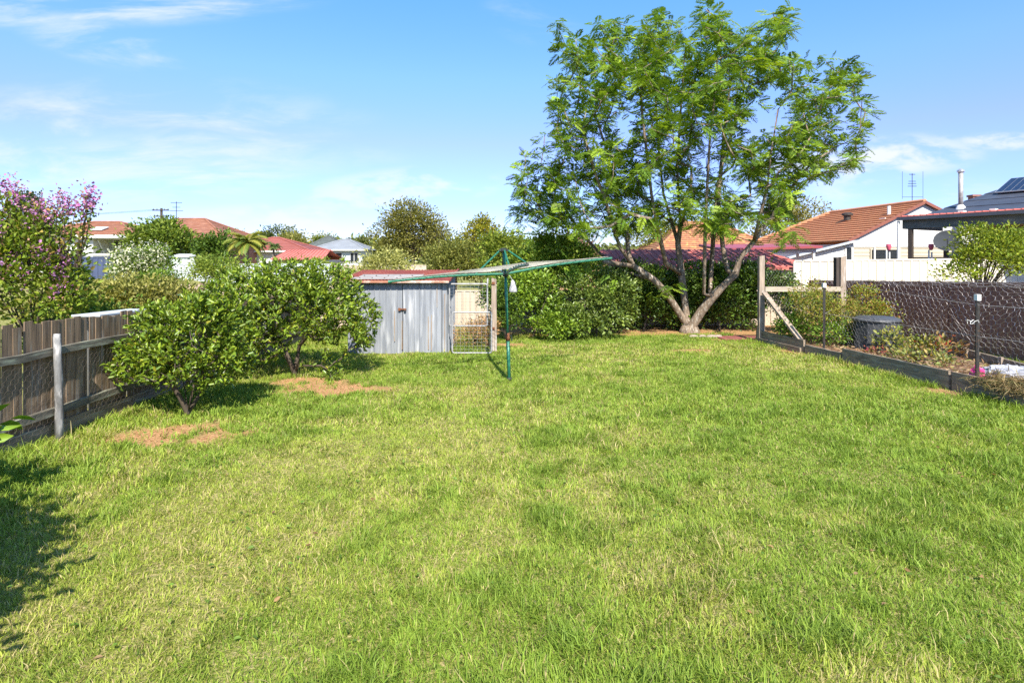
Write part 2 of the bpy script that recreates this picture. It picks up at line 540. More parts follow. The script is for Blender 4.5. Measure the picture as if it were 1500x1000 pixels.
def build_world():
    w = bpy.data.worlds.new('World')
    scene.world = w
    w.use_nodes = True
    nt = w.node_tree
    nt.nodes.clear()
    L = nt.links.new
    out = N(nt, 'ShaderNodeOutputWorld')
    bg = N(nt, 'ShaderNodeBackground')
    bg.inputs[1].default_value = 0.125
    L(bg.outputs[0], out.inputs[0])
    sky = N(nt, 'ShaderNodeTexSky', sky_type='NISHITA')
    sky.sun_disc = False
    sky.sun_elevation = math.asin(SUN.z)
    sky.sun_rotation = math.atan2(SUN.x, SUN.y)
    sky.air_density = 1.0
    sky.dust_density = 0.3
    sky.ozone_density = 2.5
    hs = N(nt, 'ShaderNodeHueSaturation')
    hs.inputs['Saturation'].default_value = 1.12
    hs.inputs['Value'].default_value = 1.0
    L(sky.outputs[0], hs.inputs['Color'])
    tc = N(nt, 'ShaderNodeTexCoord')
    sp = N(nt, 'ShaderNodeSeparateXYZ')
    L(tc.outputs['Generated'], sp.inputs[0])
    # a clean-air horizon: less of the white band the model puts at the skyline
    hr = N(nt, 'ShaderNodeValToRGB')
    e = hr.color_ramp.elements
    e[0].position, e[0].color = 0.0, (0.47, 0.50, 0.80, 1)
    e[1].position, e[1].color = 0.42, (0.70, 0.94, 1.0, 1)
    for p_, c_ in ((0.10, (0.54, 0.57, 0.86)), (0.20, (0.76, 0.65, 0.95)), (0.30, (0.78, 0.84, 1.0))):
        q = e.new(p_)
        q.color = (*c_, 1)
    L(sp.outputs[2], hr.inputs[0])
    mt = N(nt, 'ShaderNodeMix', data_type='RGBA', blend_type='MULTIPLY')
    mt.inputs[0].default_value = 1.0
    L(hs.outputs[0], mt.inputs[6])
    L(hr.outputs[0], mt.inputs[7])

    def mth(op, a, b=None, clamp=False):
        m = N(nt, 'ShaderNodeMath', operation=op)
        m.use_clamp = clamp
        for i, q in enumerate((a, b)):
            if q is None:
                continue
            if isinstance(q, (int, float)):
                m.inputs[i].default_value = q
            else:
                L(q, m.inputs[i])
        return m.outputs[0]
    # thin streaked cirrus to the left and small broken cloud low on the right, each in its own part of the sky
    yy = mth('MAXIMUM', sp.outputs[1], 0.05)
    az = mth('DIVIDE', sp.outputs[0], yy)
    ev = mth('DIVIDE', sp.outputs[2], yy)

    def patch(a0, e0, sa, se, tilt=0.0):
        da = mth('SUBTRACT', az, a0)
        de = mth('SUBTRACT', mth('SUBTRACT', ev, e0), mth('MULTIPLY', da, tilt))
        qa = mth('DIVIDE', da, sa)
        qe = mth('DIVIDE', de, se)
        r = mth('ADD', mth('MULTIPLY', qa, qa), mth('MULTIPLY', qe, qe))
        m = N(nt, 'ShaderNodeMapRange', interpolation_type='SMOOTHSTEP')
        m.inputs[1].default_value = 1.0
        m.inputs[2].default_value = 0.0
        L(r, m.inputs[0])
        return mth('MULTIPLY', m.outputs[0], mth('GREATER_THAN', sp.outputs[1], 0.06))

    def dirnoise(sx, sz, rot, loc, lo, hi, detail=9, rough=0.6, dist=0.4):
        c2 = N(nt, 'ShaderNodeCombineXYZ')
        L(az, c2.inputs[0])
        L(ev, c2.inputs[1])
        mp = N(nt, 'ShaderNodeMapping')
        mp.inputs['Scale'].default_value = (sx, sz, 1)
        mp.inputs['Rotation'].default_value = (0, 0, rot)
        mp.inputs['Location'].default_value = loc
        L(c2.outputs[0], mp.inputs[0])
        nz = N(nt, 'ShaderNodeTexNoise')
        nz.inputs['Scale'].default_value = 1
        nz.inputs['Detail'].default_value = detail
        nz.inputs['Roughness'].default_value = rough
        nz.inputs['Distortion'].default_value = dist
        L(mp.outputs[0], nz.inputs['Vector'])
        mr = N(nt, 'ShaderNodeMapRange', interpolation_type='SMOOTHSTEP')
        mr.inputs[1].default_value = lo
        mr.inputs[2].default_value = hi
        L(nz.outputs[0], mr.inputs[0])
        return mr.outputs[0]
    wisp = dirnoise(3.2, 20.0, -0.10, (1.2, 0.7, 0), 0.40, 0.74)
    wisp2 = dirnoise(4.0, 15.0, 0.30, (5.2, 2.7, 0), 0.42, 0.76)
    puff = dirnoise(9.0, 22.0, 0.0, (2.3, 4.1, 0), 0.42, 0.60, 9, 0.55, 0.2)
    terms = [
        (patch(-0.72, 0.455, 0.46, 0.055, 0.03), wisp, 0.95),
        (patch(-0.72, 0.385, 0.18, 0.05, -0.20), wisp2, 0.80),
        (patch(-0.74, 0.20, 0.56, 0.14, 0.04), wisp2, 0.85),
        (patch(-0.58, 0.165, 0.44, 0.08, 0.06), wisp, 0.80),
        (patch(-0.20, 0.125, 0.22, 0.045, 0.08), puff, 0.70),
        (patch(-0.36, 0.06, 0.35, 0.05, 0.0), puff, 0.70),
        (patch(0.62, 0.175, 0.26, 0.05, 0.10), puff, 0.90),
        (patch(0.62, 0.11, 0.34, 0.055, 0.0), wisp2, 0.75),
        (patch(0.86, 0.21, 0.10, 0.02, 0.0), puff, 0.80),
        (patch(0.05, 0.41, 0.12, 0.05, -0.3), wisp2, 0.35)]
    fac = None
    for pm, nzv, kk in terms:
        t_ = mth('MULTIPLY', mth('MULTIPLY', pm, nzv), kk)
        fac = t_ if fac is None else mth('MAXIMUM', fac, t_)
    mx = N(nt, 'ShaderNodeMix', data_type='RGBA')
    L(fac, mx.inputs[0])
    L(mt.outputs[2], mx.inputs[6])
    mx.inputs[7].default_value = (3.5, 3.65, 3.8, 1)
    L(mx.outputs[2], bg.inputs[0])


build_world()
vs = scene.view_settings
vs.view_transform = 'Standard'
vs.look = 'None'
vs.exposure = 1.18
vs.gamma = 1.0
vs.use_curve_mapping = False
cy = scene.cycles
cy.use_denoising = False
cy.max_bounces = 6
cy.diffuse_bounces = 4
cy.glossy_bounces = 2
cy.transmission_bounces = 3
cy.transparent_max_bounces = 4


# ------------------------------------------------------------------ ground
def terrain(x, y):
    left = 1.2 * sm((-x - 9.0) / 8.0) * sm((y - 17.5) / 10.0)
    lump = (vnoise(x, y, 1.6, 5) - 0.5) * 0.05 + (vnoise(x, y, 0.5, 6) - 0.5) * 0.02
    near = sm((17.0 - y) / 3.0)
    return left + lump * near


BED0, BED1 = Vector((6.40, 14.8, 0)), Vector((7.42, 7.4, 0))     # lawn-side edge of the garden bed


def bed_x(y):
    t = (BED0.y - y) / (BED0.y - BED1.y)
    return BED0.x + (BED1.x - BED0.x) * t


BARE = [(-4.05, 6.80, 0.85, 0.48), (-3.05, 9.30, 0.95, 0.62), (-3.6, 9.9, 0.7, 0.35), (4.2, 13.3, 0.55, 0.14), (5.9, 15.2, 0.8, 0.25), (-0.2, 14.2, 0.9, 0.3), (6.55, 13.2, 0.25, 0.5), (6.95, 9.2, 0.3, 0.35)]


def bare_amount(x, y):
    b = np.zeros_like(x)
    for bx, by, rx, ry in BARE:
        q = ((x - bx) / rx) ** 2 + ((y - by) / ry) ** 2
        q = q + (vnoise(x, y, 0.22, 9) - 0.5) * 1.5 + (vnoise(x, y, 0.07, 10) - 0.5) * 0.9
        b = np.maximum(b, 1 - sm((q - 0.55) / 0.7))
    hedge = sm((y - 15.55 - 0.09 * np.clip(x - 2.5, 0, 9) * (x < 5.3) - (vnoise(x, y, 0.7, 19) - 0.5) * 0.8) / 0.5) * (x > -0.6)
    return np.maximum(b, hedge * 0.85)


def build_ground():
    def axis(segs):
        out = []
        for a, b, s in segs:
            out += list(np.arange(a, b, s))
        return np.array(out + [segs[-1][1]])
    xs = axis([(-900, -120, 60), (-120, -40, 10), (-40, -12, 2), (-12, 12, 0.2), (12, 40, 2), (40, 120, 10), (120, 900, 60)])
    ys = axis([(-200, -20, 20), (-20, 0, 4), (0, 18, 0.2), (18, 44, 1.3), (44, 120, 8), (120, 1500, 60)])
    X, Y = np.meshgrid(xs, ys)
    Z = terrain(X, Y)
    V = np.stack([X, Y, Z], 2).reshape(-1, 3)
    nx, ny = len(xs), len(ys)
    i = np.arange((ny - 1) * (nx - 1))
    r, c = i // (nx - 1), i % (nx - 1)
    a = r * nx + c
    Fq = np.stack([a, a + 1, a + nx + 1, a + nx], 1)
    me = bpy.data.meshes.new('ground')
    me.from_pydata(V.tolist(), [], Fq.tolist())
    me.polygons.foreach_set('use_smooth', [True] * len(me.polygons))
    at = me.color_attributes.new('bare', 'FLOAT_COLOR', 'POINT')
    b = bare_amount(V[:, 0], V[:, 1])
    c4 = np.ones((len(V), 4), np.float32)
    c4[:, :3] = b[:, None]
    at.data.foreach_set('color', c4.ravel())
    m, nt, out = new_mat('ground')
    L = nt.links.new
    bs = N(nt, 'ShaderNodeBsdfPrincipled')
    bs.inputs['Roughness'].default_value = 0.95
    bs.inputs['Specular IOR Level'].default_value = 0.1
    L(bs.outputs[0], out.inputs[0])
    tc = N(nt, 'ShaderNodeTexCoord')

    def noise(s, d):
        n = N(nt, 'ShaderNodeTexNoise')
        n.inputs['Scale'].default_value = s
        n.inputs['Detail'].default_value = d
        L(tc.outputs['Object'], n.inputs['Vector'])
        return n.outputs[0]

    def ramp(src, stops):
        rp = N(nt, 'ShaderNodeValToRGB')
        e = rp.color_ramp.elements
        e[0].position, e[0].color = stops[0][0], (*stops[0][1], 1)
        e[1].position, e[1].color = stops[1][0], (*stops[1][1], 1)
        for p_, c_ in stops[2:]:
            q = e.new(p_)
            q.color = (*c_, 1)
        L(src, rp.inputs[0])
        return rp.outputs[0]
    thatch = ramp(noise(38, 8), [(0.34, (0.12, 0.14, 0.03)), (0.5, (0.22, 0.22, 0.06)), (0.66, (0.36, 0.30, 0.14))])
    dirt = ramp(noise(30, 9), [(0.32, (0.24, 0.12, 0.055)), (0.5, (0.42, 0.225, 0.105)), (0.68, (0.55, 0.34, 0.18))])
    av = N(nt, 'ShaderNodeAttribute', attribute_name='bare')
    mx = N(nt, 'ShaderNodeMix', data_type='RGBA')
    L(av.outputs['Fac'], mx.inputs[0])
    L(thatch, mx.inputs[6])
    L(dirt, mx.inputs[7])
    L(mx.outputs[2], bs.inputs['Base Color'])
    bp = N(nt, 'ShaderNodeBump')
    bp.inputs['Strength'].default_value = 0.8
    bp.inputs['Distance'].default_value = 0.03
    L(noise(60, 8), bp.inputs['Height'])
    L(bp.outputs[0], bs.inputs['Normal'])
    me.materials.append(m)
    o = link(me, 'ground', None, (0, 0, 0))
    tag(o, kind='structure')


build_ground()


def build_grass():
    Xs, Ys, Ws, Hs = [], [], [], []
    for y0, y1, dens, w, hmul in ((1.6, 3.6, 11500, 0.0046, 1.0), (3.6, 5.0, 10500, 0.0050, 1.0), (5.0, 7.0, 7500, 0.0062, 1.0), (7.0, 10.5, 4300, 0.0085, 1.0), (10.5, 16.6, 2500, 0.0120, 1.0)):
        xm = max(y1 * 0.9 + 0.9, 3.5)
        xa, xb = max(-5.42, -xm - 0.3), min(7.4, xm + 0.3)
        n = int((xb - xa) * (y1 - y0) * dens)
        Xs.append(rng.uniform(xa, xb, n))
        Ys.append(rng.uniform(y0, y1, n))
        Ws.append(np.full(n, w))
        Hs.append(np.full(n, hmul))
    # the strip of grass between the bed and the brown fence
    n = 15000
    Xs.append(rng.uniform(8.3, 10.6, n))
    Ys.append(rng.uniform(6.6, 14.0, n))
    Ws.append(np.full(n, 0.009))
    Hs.append(np.full(n, 1.0))
    x, y, w, h = map(np.concatenate, (Xs, Ys, Ws, Hs))
    n1 = vnoise(x, y, 1.3, 1)
    n2 = vnoise(x, y, 0.38, 2)
    n3 = vnoise(x, y, 0.16, 3)
    dry = 0.55 * vnoise(x, y, 2.1, 4) + 0.45 * vnoise(x, y, 0.45, 8)
    bare = bare_amount(x, y)
    # the shorter, drier mown strip on the left half of the lawn
    strip = sm(1 - np.abs(x + 1.9 - (y - 5) * 0.12) / 1.5) * sm((8.5 - y) / 2.5)
    tuft = sm((n2 * 0.6 + n3 * 0.4 - 0.45) / 0.3)
    keep = rng.random(len(x)) < (1 - bare * 0.965) * (0.55 + 0.45 * n3 + 0.25 * tuft - 0.25 * sm((dry - 0.6) / 0.2))
    # nothing grows inside the beds, the shed or along the fence boards
    yb = (BED0.y - y) / (BED0.y - BED1.y)
    keep &= (x < (BED0.x + (BED1.x - BED0.x) * yb) - 0.07) | (x > 9.0 + (y - 9.7) * 0.22)
    keep &= ~((x < -1.40) & (x > -3.75) & (y > 12.83))
    keep &= ~((x > 5.55) & (x < 6.75) & (y > 14.95) & (y < 15.75))
    x, y, w, h, n1, n2, n3, dry, strip, tuft = (a[keep] for a in (x, y, w, h, n1, n2, n3, dry, strip, tuft))
    n = len(x)
    edge = sm((-x - 4.35) / 0.9) + sm((x - (6.4 + (14.8 - y) * 0.138) + 0.5) / 0.4)
    length = (0.034 + 0.030 * n1 + 0.034 * tuft * (1 - 0.7 * strip) + 0.05 * edge) * rng.uniform(0.55, 1.35, n)
    length *= np.where(rng.random(n) < 0.03, 1.7, 1.0) * (1 - 0.25 * strip)
    ang = rng.uniform(0, 2 * math.pi, n) + 0.0
    # clumps share a lean
    a2 = vnoise(x, y, 0.22, 12) * 4 * math.pi
    mixd = rng.random(n) < 0.35
    ang = np.where(mixd, a2, ang)
    th0 = (rng.uniform(0.05, 0.85, n) * (1.0 + 0.25 * strip))[:, None]
    th1 = th0 + rng.uniform(0.15, 1.25, n)[:, None]
    z = terrain(x, y)
    B = np.stack([x, y, z - 0.004], 1)
    H = np.stack([np.cos(ang), np.sin(ang), np.zeros(n)], 1)
    face = ang + math.pi / 2 + rng.normal(0, 0.6, n)
    S = np.stack([np.cos(face), np.sin(face), np.zeros(n)], 1)
    up = np.array([0, 0, 1.0])
    coarse = (rng.random(n) < 0.10 + 0.12 * sm((n1 - 0.55) / 0.2)) & (y < 9)
    length = np.where(coarse, length * 1.35, length)
    l_, w_ = length[:, None], w[:, None] * rng.uniform(0.7, 1.25, (n, 1)) * np.where(coarse, 1.6, 1.0)[:, None]
    mid = B + (up * np.cos(th0) + H * np.sin(th0)) * l_ * 0.55
    tip = mid + (up * np.cos(th1) + H * np.sin(th1)) * l_ * 0.55
    V = np.stack([B - S * w_ * 0.5, B + S * w_ * 0.5, mid + S * w_ * 0.42, mid - S * w_ * 0.42, tip], 1)
    green = np.array([0.230, 0.335, 0.042])
    deep = np.array([0.145, 0.235, 0.032])
    yell = np.array([0.36, 0.42, 0.066])
    tan = np.array([0.50, 0.42, 0.19])
    t = rng.random(n)
    d = sm((dry + 0.25 * strip + rng.normal(0, 0.16, n) - 0.46) / 0.35)[:, None]
    c = green * (1 - d) + yell * d
    dk = (sm((tuft * 0.8 + rng.normal(0, 0.3, n) - 0.35) / 0.6) * 0.55)[:, None]
    c = c * (1 - dk) + deep * dk
    istan = (t < 0.04 + 0.24 * sm((dry - 0.50) / 0.25))[:, None]
    c = np.where(istan, tan, c) * rng.uniform(0.75, 1.25, (n, 1))
    o = np_mesh('grass', V, [(0, 1, 2, 3), (3, 2, 4)], M['grass'], c, None, (0, 0, 0))
    tag(o, 'rough green lawn grass with dry yellow patches', 'grass', kind='stuff')
    print('blades', n)


build_grass()


def lawn_weeds():
    n = 5200
    x, y = rng.uniform(-5.2, 6.8, n), 1.8 + 13.0 * rng.random(n) ** 1.5
    ok = (vnoise(x, y, 0.8, 41) * 0.6 + vnoise(x, y, 0.2, 42) * 0.4 > 0.50) & (np.abs(x) < y * 0.95 + 1.0)
    ok &= x < np.array([bed_x(v) for v in y]) - 0.15
    ok &= ~((x < -1.40) & (y > 12.7))
    x, y = x[ok], y[ok]
    n = len(x)
    C = np.stack([x, y, terrain(x, y) + rng.uniform(0.01, 0.04, n)], 1)
    D = unit(np.stack([rng.normal(0, 1, n), rng.normal(0, 1, n), rng.uniform(0, 0.5, n)], 1))
    L = rng.uniform(0.02, 0.05, n)
    dead = rng.random(n) < 0.16
    cols = np.where(dead[:, None], palette(n, [(0.30, 0.18, 0.08), (0.38, 0.27, 0.14), (0.20, 0.11, 0.06)], gain=(1, 1, 1)), palette(n, [(0.13, 0.23, 0.035), (0.10, 0.19, 0.03), (0.19, 0.28, 0.05)], gain=(1, 1, 1)))
    tag(np_mesh('lawn_weeds', leaf_verts(C, D, L, L * 0.55), LEAFPAT, M['grass'], cols, None, (0, 0, 0)), 'small broad weeds and dead leaves scattered through the lawn', 'weeds', kind='stuff')


lawn_weeds()


# ------------------------------------------------------------------ left paling fence
def left_fence():
    X = -5.42
    root = thing('paling_fence', (X, 9.0, 0), 'dark weathered timber paling fence along the left side of the lawn', 'fence')
    pal = MB()
    y = 2.0
    i = 0
    while y < 15.3:
        w = random.uniform(0.095, 0.125)
        gap = random.choice([0.004, 0.006, 0.01, 0.012, 0.03])
        top = 1.40 + random.uniform(-0.035, 0.03) - 0.014 * (y - 6)
        dx = random.uniform(-0.008, 0.008)
        tl = random.uniform(-0.015, 0.015)
        th = 0.016
        a, b = y, y + w
        pal.hexa([(X + dx, a, 0.03), (X + dx + th, a, 0.03), (X + dx + th, b, 0.03), (X + dx, b, 0.03),
                  (X + dx, a + tl, top), (X + dx + th, a + tl, top), (X + dx + th, b + tl, top + random.uniform(-0.01, 0.01)), (X + dx, b + tl, top)])
        y = b + gap
        i += 1
    pal.build('palings', M['paling'], root)
    for z in (0.34, 1.04):
        for (a, b) in ((2.0, 4.05), (4.055, 6.63), (6.635, 9.4), (9.405, 12.2), (12.205, 15.3)):
            r = MB()
            n = 6
            pts = [Vector((X + 0.055, a + (b - a) * k / n, z + random.uniform(-0.012, 0.012))) for k in range(n + 1)]
            for k in range(n):
                r.beam(pts[k], pts[k + 1], 0.062, 0.085)
            r.build('rail', M['rail_wood'], root)
    pb = MB()
    pb.beam((X + 0.03, 2.0, 0.10), (X + 0.03, 15.3, 0.10), 0.022, 0.20)
    pb.build('plinth_board', M['sleeper'], root)
    for yy in (4.05, 6.63, 9.4, 12.2, 15.3):
        p = MB()
        x0 = X + 0.145
        lean = 0.035
        p.tube([(x0, yy, -0.05), (x0, yy, 0.3), (x0, yy - lean * 0.3, 0.7), (x0, yy - lean, 1.22), (x0, yy - lean, 1.255)], [0.046, 0.044, 0.042, 0.040, 0.034], 10)
        p.build('post', M['post_grey'], root, smooth=True)
    nt = netting((X + 0.115, 2.0, 0.16), (0, 1, 0), (0, 0, 1), 9.0, 0.80, 0.085, 0.055, 0.0007, 0.03, 3)
    nt.build('wire_netting', mat('old_wire', (0.16, 0.13, 0.10), (0.10, 0.08, 0.06), (9, 9, 9), 0.7), root)


left_fence()


# ------------------------------------------------------------------ back fences
def colorbond(name, label, p0, p1, z0, z1, m, posts, pitch=0.2, cap=0.04, group=None, nrm=None, depth=0.03, zb=None, rust=None):
    p0, p1 = Vector(p0), Vector(p1)
    u = (p1 - p0).normalized()
    if nrm is None:
        nrm = Vector((u.y, -u.x, 0))
        if nrm.y > 0:
            nrm = -nrm
    zb = z1 if zb is None else zb
    root = thing(name, ((p0 + p1) / 2).to_tuple()[:2] + (z0,), label, 'fence', group)
    L = (p1 - p0).length
    edges = [0.0] + posts + [L]
    for a, b in zip(edges[:-1], edges[1:]):
        if b - a < 0.12:
            continue
        s = MB()
        s.ribbed(p0 + u * (a + 0.03), u, b - a - 0.06, z0 + 0.05, z1 + (zb - z1) * a / L - cap, pitch, depth, nrm, z1b=z1 + (zb - z1) * b / L - cap, rib=0.28)
        s.build('panel', m, root)
    for a in edges:
        q = p0 + u * a
        zt = z1 + (zb - z1) * a / L
        mb = MB().beam((q.x, q.y, z0 - 0.05), (q.x, q.y, zt - cap - 0.003), 0.05, 0.06, u)
        mb.build('post', m, root)
    c = MB().beam((p0.x, p0.y, z1 - cap / 2), (p1.x, p1.y, zb - cap / 2), 0.055, cap)
    c.build('top_rail', m, root)
    return root


colorbond('metal_fence', 'dusty cream metal fence seen through the mesh gate beside the shed', (-3.9, 18.5, 0), (9.6, 18.5, 0), -0.1, 1.15, M['cream_dusty'], [2.35, 4.7, 7.05, 9.4, 11.75], 0.19)
colorbond('metal_fence', 'tall cream metal fence above the dark fence, in front of the tiled house', (9.72, 19.6, 0), (21.2, 19.9, 0), 0.0, 2.12, M['cream'], [2.62, 5.25, 7.9, 10.4], 0.30, 0.05, depth=0.035, zb=2.25)
colorbond('metal_fence', 'dark brown metal fence behind the vegetable bed, draped with wire netting', (10.75, 6.5, 0), (10.05, 19.2, 0), 0.0, 1.80, M['brown_fence'], [2.35, 4.7, 7.05, 9.4, 11.75], 0.17, 0.05, nrm=Vector((-1, -0.05, 0)), zb=1.45)


def back_paling():
    root = thing('paling_fence', (-8.5, 17.6, 0), 'pale tan timber paling fence beyond the left fence, behind the citrus', 'fence')
    mb = MB()
    x = -13.0
    while x < -4.0:
        w = random.uniform(0.10, 0.12)
        mb.box((x, 17.6 + random.uniform(-0.006, 0.006), 0), (x + w, 17.62, 1.38 + random.uniform(-0.02, 0.02)))
        x += w + random.choice([0.006, 0.01, 0.015])
    mb.build('palings', mat('tan_paling', (0.46, 0.36, 0.27), (0.36, 0.27, 0.20), (12, 12, 2), 0.9), root)
    for x in (-12, -9.6, -7.2, -4.8):
        MB().box((x, 17.49, -0.1), (x + 0.1, 17.585, 1.42)).build('post', M['paling'], root)


back_paling()


# ------------------------------------------------------------------ shed
def shed():
    x0, x1, yf, yb, zt = -3.72, -1.47, 12.9, 14.65, 1.64
    root = thing('garden_shed', (-2.6, 13.8, 0), 'weathered grey corrugated metal garden shed with rusty red roof', 'shed')
    MB().ribbed((x0, yf, 0), (1, 0, 0), 1.24, 0.0, zt, 0.128, 0.022, (0, -1, 0), jit=0.12, rib=0.16).build('wall', M['galv'], root)
    MB().ribbed((-1.58, yf, 0), (1, 0, 0), 0.11, 0.0, zt, 0.128, 0.012, (0, -1, 0)).build('wall', M['galv'], root)
    MB().ribbed((x1, yf + 0.005, 0), (0, 1, 0), yb - yf, 0.0, zt, 0.128, 0.016, (1, 0, 0), z1b=zt + 0.14, rib=0.2).build('wall', M['galv'], root)
    MB().ribbed((x0, yb, 0), (0, -1, 0), yb - yf - 0.01, 0.0, zt + 0.14, 0.128, 0.016, (-1, 0, 0), z1b=zt, rib=0.2).build('wall', M['galv'], root)
    MB().ribbed((x0 + 0.02, yb, 0), (1, 0, 0), x1 - x0 - 0.04, 0.0, zt + 0.13, 0.128, 0.016, (0, 1, 0)).build('wall', M['galv'], root)
    door = MB().ribbed((-2.465, yf - 0.012, 0), (1, 0, 0), 0.875, 0.02, zt - 0.03, 0.125, 0.022, (0, -1, 0), jit=0.1, rib=0.16).build('door', M['galv_wash'], root)
    mb = MB()
    zl = 2.1 - (453 - HOR) / F * 12.85
    mb.box((-2.56, 12.845, zl - 0.012), (-2.39, 12.868, zl + 0.018))
    mb.box((-2.57, 12.842, zl - 0.03), (-2.52, 12.866, zl + 0.03))
    mb.build('bolt', M['rust'], door)
    MB().lathe((-2.42, 12.85, zl - 0.055), [(0.012, 0), (0.026, 0.005), (0.026, 0.035), (0.014, 0.045)], 10).build('padlock', M['black_steel'], door)
    # streaks of rust where screws bleed down the sheets (real strips of flaking metal)
    rsm = mat('rust_streak', (0.26, 0.16, 0.09), (0.27, 0.24, 0.20), (40, 40, 4), 0.9)
    for px, y0, y1 in ((640, 417, 450), (632, 461, 513), (627.5, 463, 512), (651.5, 430, 515), (578, 455, 500), (589, 470, 512)):
        a = P(px, y0, 12.872)
        b = P(px, y1, 12.872)
        MB().box((a.x - 0.008, 12.868, b.z), (a.x + 0.008, 12.883, a.z)).build('rust_streak', rsm, root)
    # roof: corrugated skillion rising to the back
    ya, yz = yf - 0.16, yb + 0.15
    za, zz = zt + 0.028, zt + 0.225
    r = MB()
    xs = np.arange(x0 - 0.16, x1 + 0.09, 0.019)
    b = len(r.v)
    for x in xs:
        w = 0.010 * math.sin((x - x0) * 2 * math.pi / 0.076)
        for (yy, z) in ((ya, za), (yz, zz)):
            r.v.append((x, yy, z + w))
            r.v.append((x, yy, z + w - 0.008))
    for i in range(len(xs) - 1):
        q, s = b + 4 * i, b + 4 * i + 4
        r.f += [(q, s, s + 2, q + 2), (q + 1, q + 3, s + 3, s + 1), (q, q + 1, s + 1, s), (q + 2, s + 2, s + 3, q + 3)]
    roof = r.build('roof', M['rust_roof'], root)
    sk = MB()
    def rz(y):
        return za + (zz - za) * (y - ya) / (yz - ya)
    for (xa, xb, y0, y1) in ((-3.62, -1.95, 12.80, 13.10), (-3.55, -2.10, 13.22, 13.62)):
        sk.hexa([(xa, y0, rz(y0) + 0.012), (xb, y0, rz(y0) + 0.012), (xb, y1, rz(y1) + 0.012), (xa, y1, rz(y1) + 0.012),
                 (xa, y0, rz(y0) + 0.026), (xb, y0, rz(y0) + 0.026), (xb, y1, rz(y1) + 0.026), (xa, y1, rz(y1) + 0.026)])
    s_o = sk.build('patch_sheet', M['skylight'], roof)
    for x in np.arange(-3.45, -2.0, 0.28):
        y = 13.3
        MB().lathe((x, y, rz(y) + 0.026), [(0.018, 0), (0.018, 0.012), (0.008, 0.02)], 8).build('roof_screw', M['black_steel'], roof)
        MB().lathe((x, 12.9, rz(12.9) + 0.026), [(0.015, 0), (0.015, 0.010), (0.008, 0.016)], 8).build('roof_screw', M['black_steel'], roof)
    bar = MB().box((x0 - 0.15, ya - 0.02, za - 0.06), (x1 + 0.06, ya + 0.012, za - 0.012))
    bar.build('barge_board', mat('barge', (0.55, 0.46, 0.38), (0.34, 0.15, 0.09), (3, 3, 3), 0.8, contrast=(0.42, 0.55)), roof)
    cp = MB().beam((x1 + 0.075, ya, za + 0.004), (x1 + 0.075, yz, zz + 0.004), 0.05, 0.05)
    cp.build('ridge_cap', M['rust_roof'], roof)


shed()


# ------------------------------------------------------------------ mesh gate panels and post
def gate(label, xa, xb, za, zb, y, over):
    root = thing('mesh_gate', ((xa + xb) / 2, y, za), label, 'gate', 'mesh gate panels beside the shed')
    f = MB()
    r = 0.018
    rr = 0.05
    loop = []
    for (cx, cz, a0) in ((xb - rr, za + rr, -90), (xb - rr, zb - rr, 0), (xa + rr, zb - rr, 90), (xa + rr, za + rr, 180)):
        for k in range(5):
            a = math.radians(a0 + 90 * k / 4)
            loop.append((cx + rr * math.cos(a), y, cz + rr * math.sin(a)))
    loop.append(loop[0])
    f.tube(loop, r, 8, False)
    if over:
        f.tube([(xb, y, zb - 0.1), (xb + 0.008, y, zb + 0.13)], r, 8)
    f.build('frame', M['white_steel'], root, smooth=True)
    g = MB()
    x = xa + 0.09
    while x < xb - 0.03:
        g.tube([(x, y + 0.006, za), (x, y + 0.006, zb)], 0.0021, 4, False)
        x += 0.095
    z = za + 0.08
    while z < zb - 0.03:
        g.tube([(xa, y, z), (xb, y, z)], 0.0021, 4, False)
        z += 0.078
    g.build('mesh_infill', M['white_steel'], root)
    return root


gate('upper white steel mesh gate panel hung beside the shed', -1.42, -0.56, 0.62, 1.575, 12.93, True)
gate('lower white steel mesh gate panel standing on the grass', -1.345, -0.46, 0.03, 0.945, 12.80, False)
gp = thing('timber_post', (-0.42, 13.3, 0), 'weathered square timber post between the mesh gates and the hedge', 'post')
MB().hexa([(-0.485, 13.24, -0.1), (-0.355, 13.24, -0.1), (-0.355, 13.37, -0.1), (-0.485, 13.37, -0.1),
           (-0.475, 13.24, 1.70), (-0.365, 13.24, 1.67), (-0.365, 13.37, 1.67), (-0.475, 13.37, 1.70)]).build('post_shaft', M['post_wood'], gp)
for z in (1.55, 0.5):
    MB().box((-0.47, 13.215, z), (-0.40, 13.238, z + 0.06)).build('hinge', M['rust'], gp)


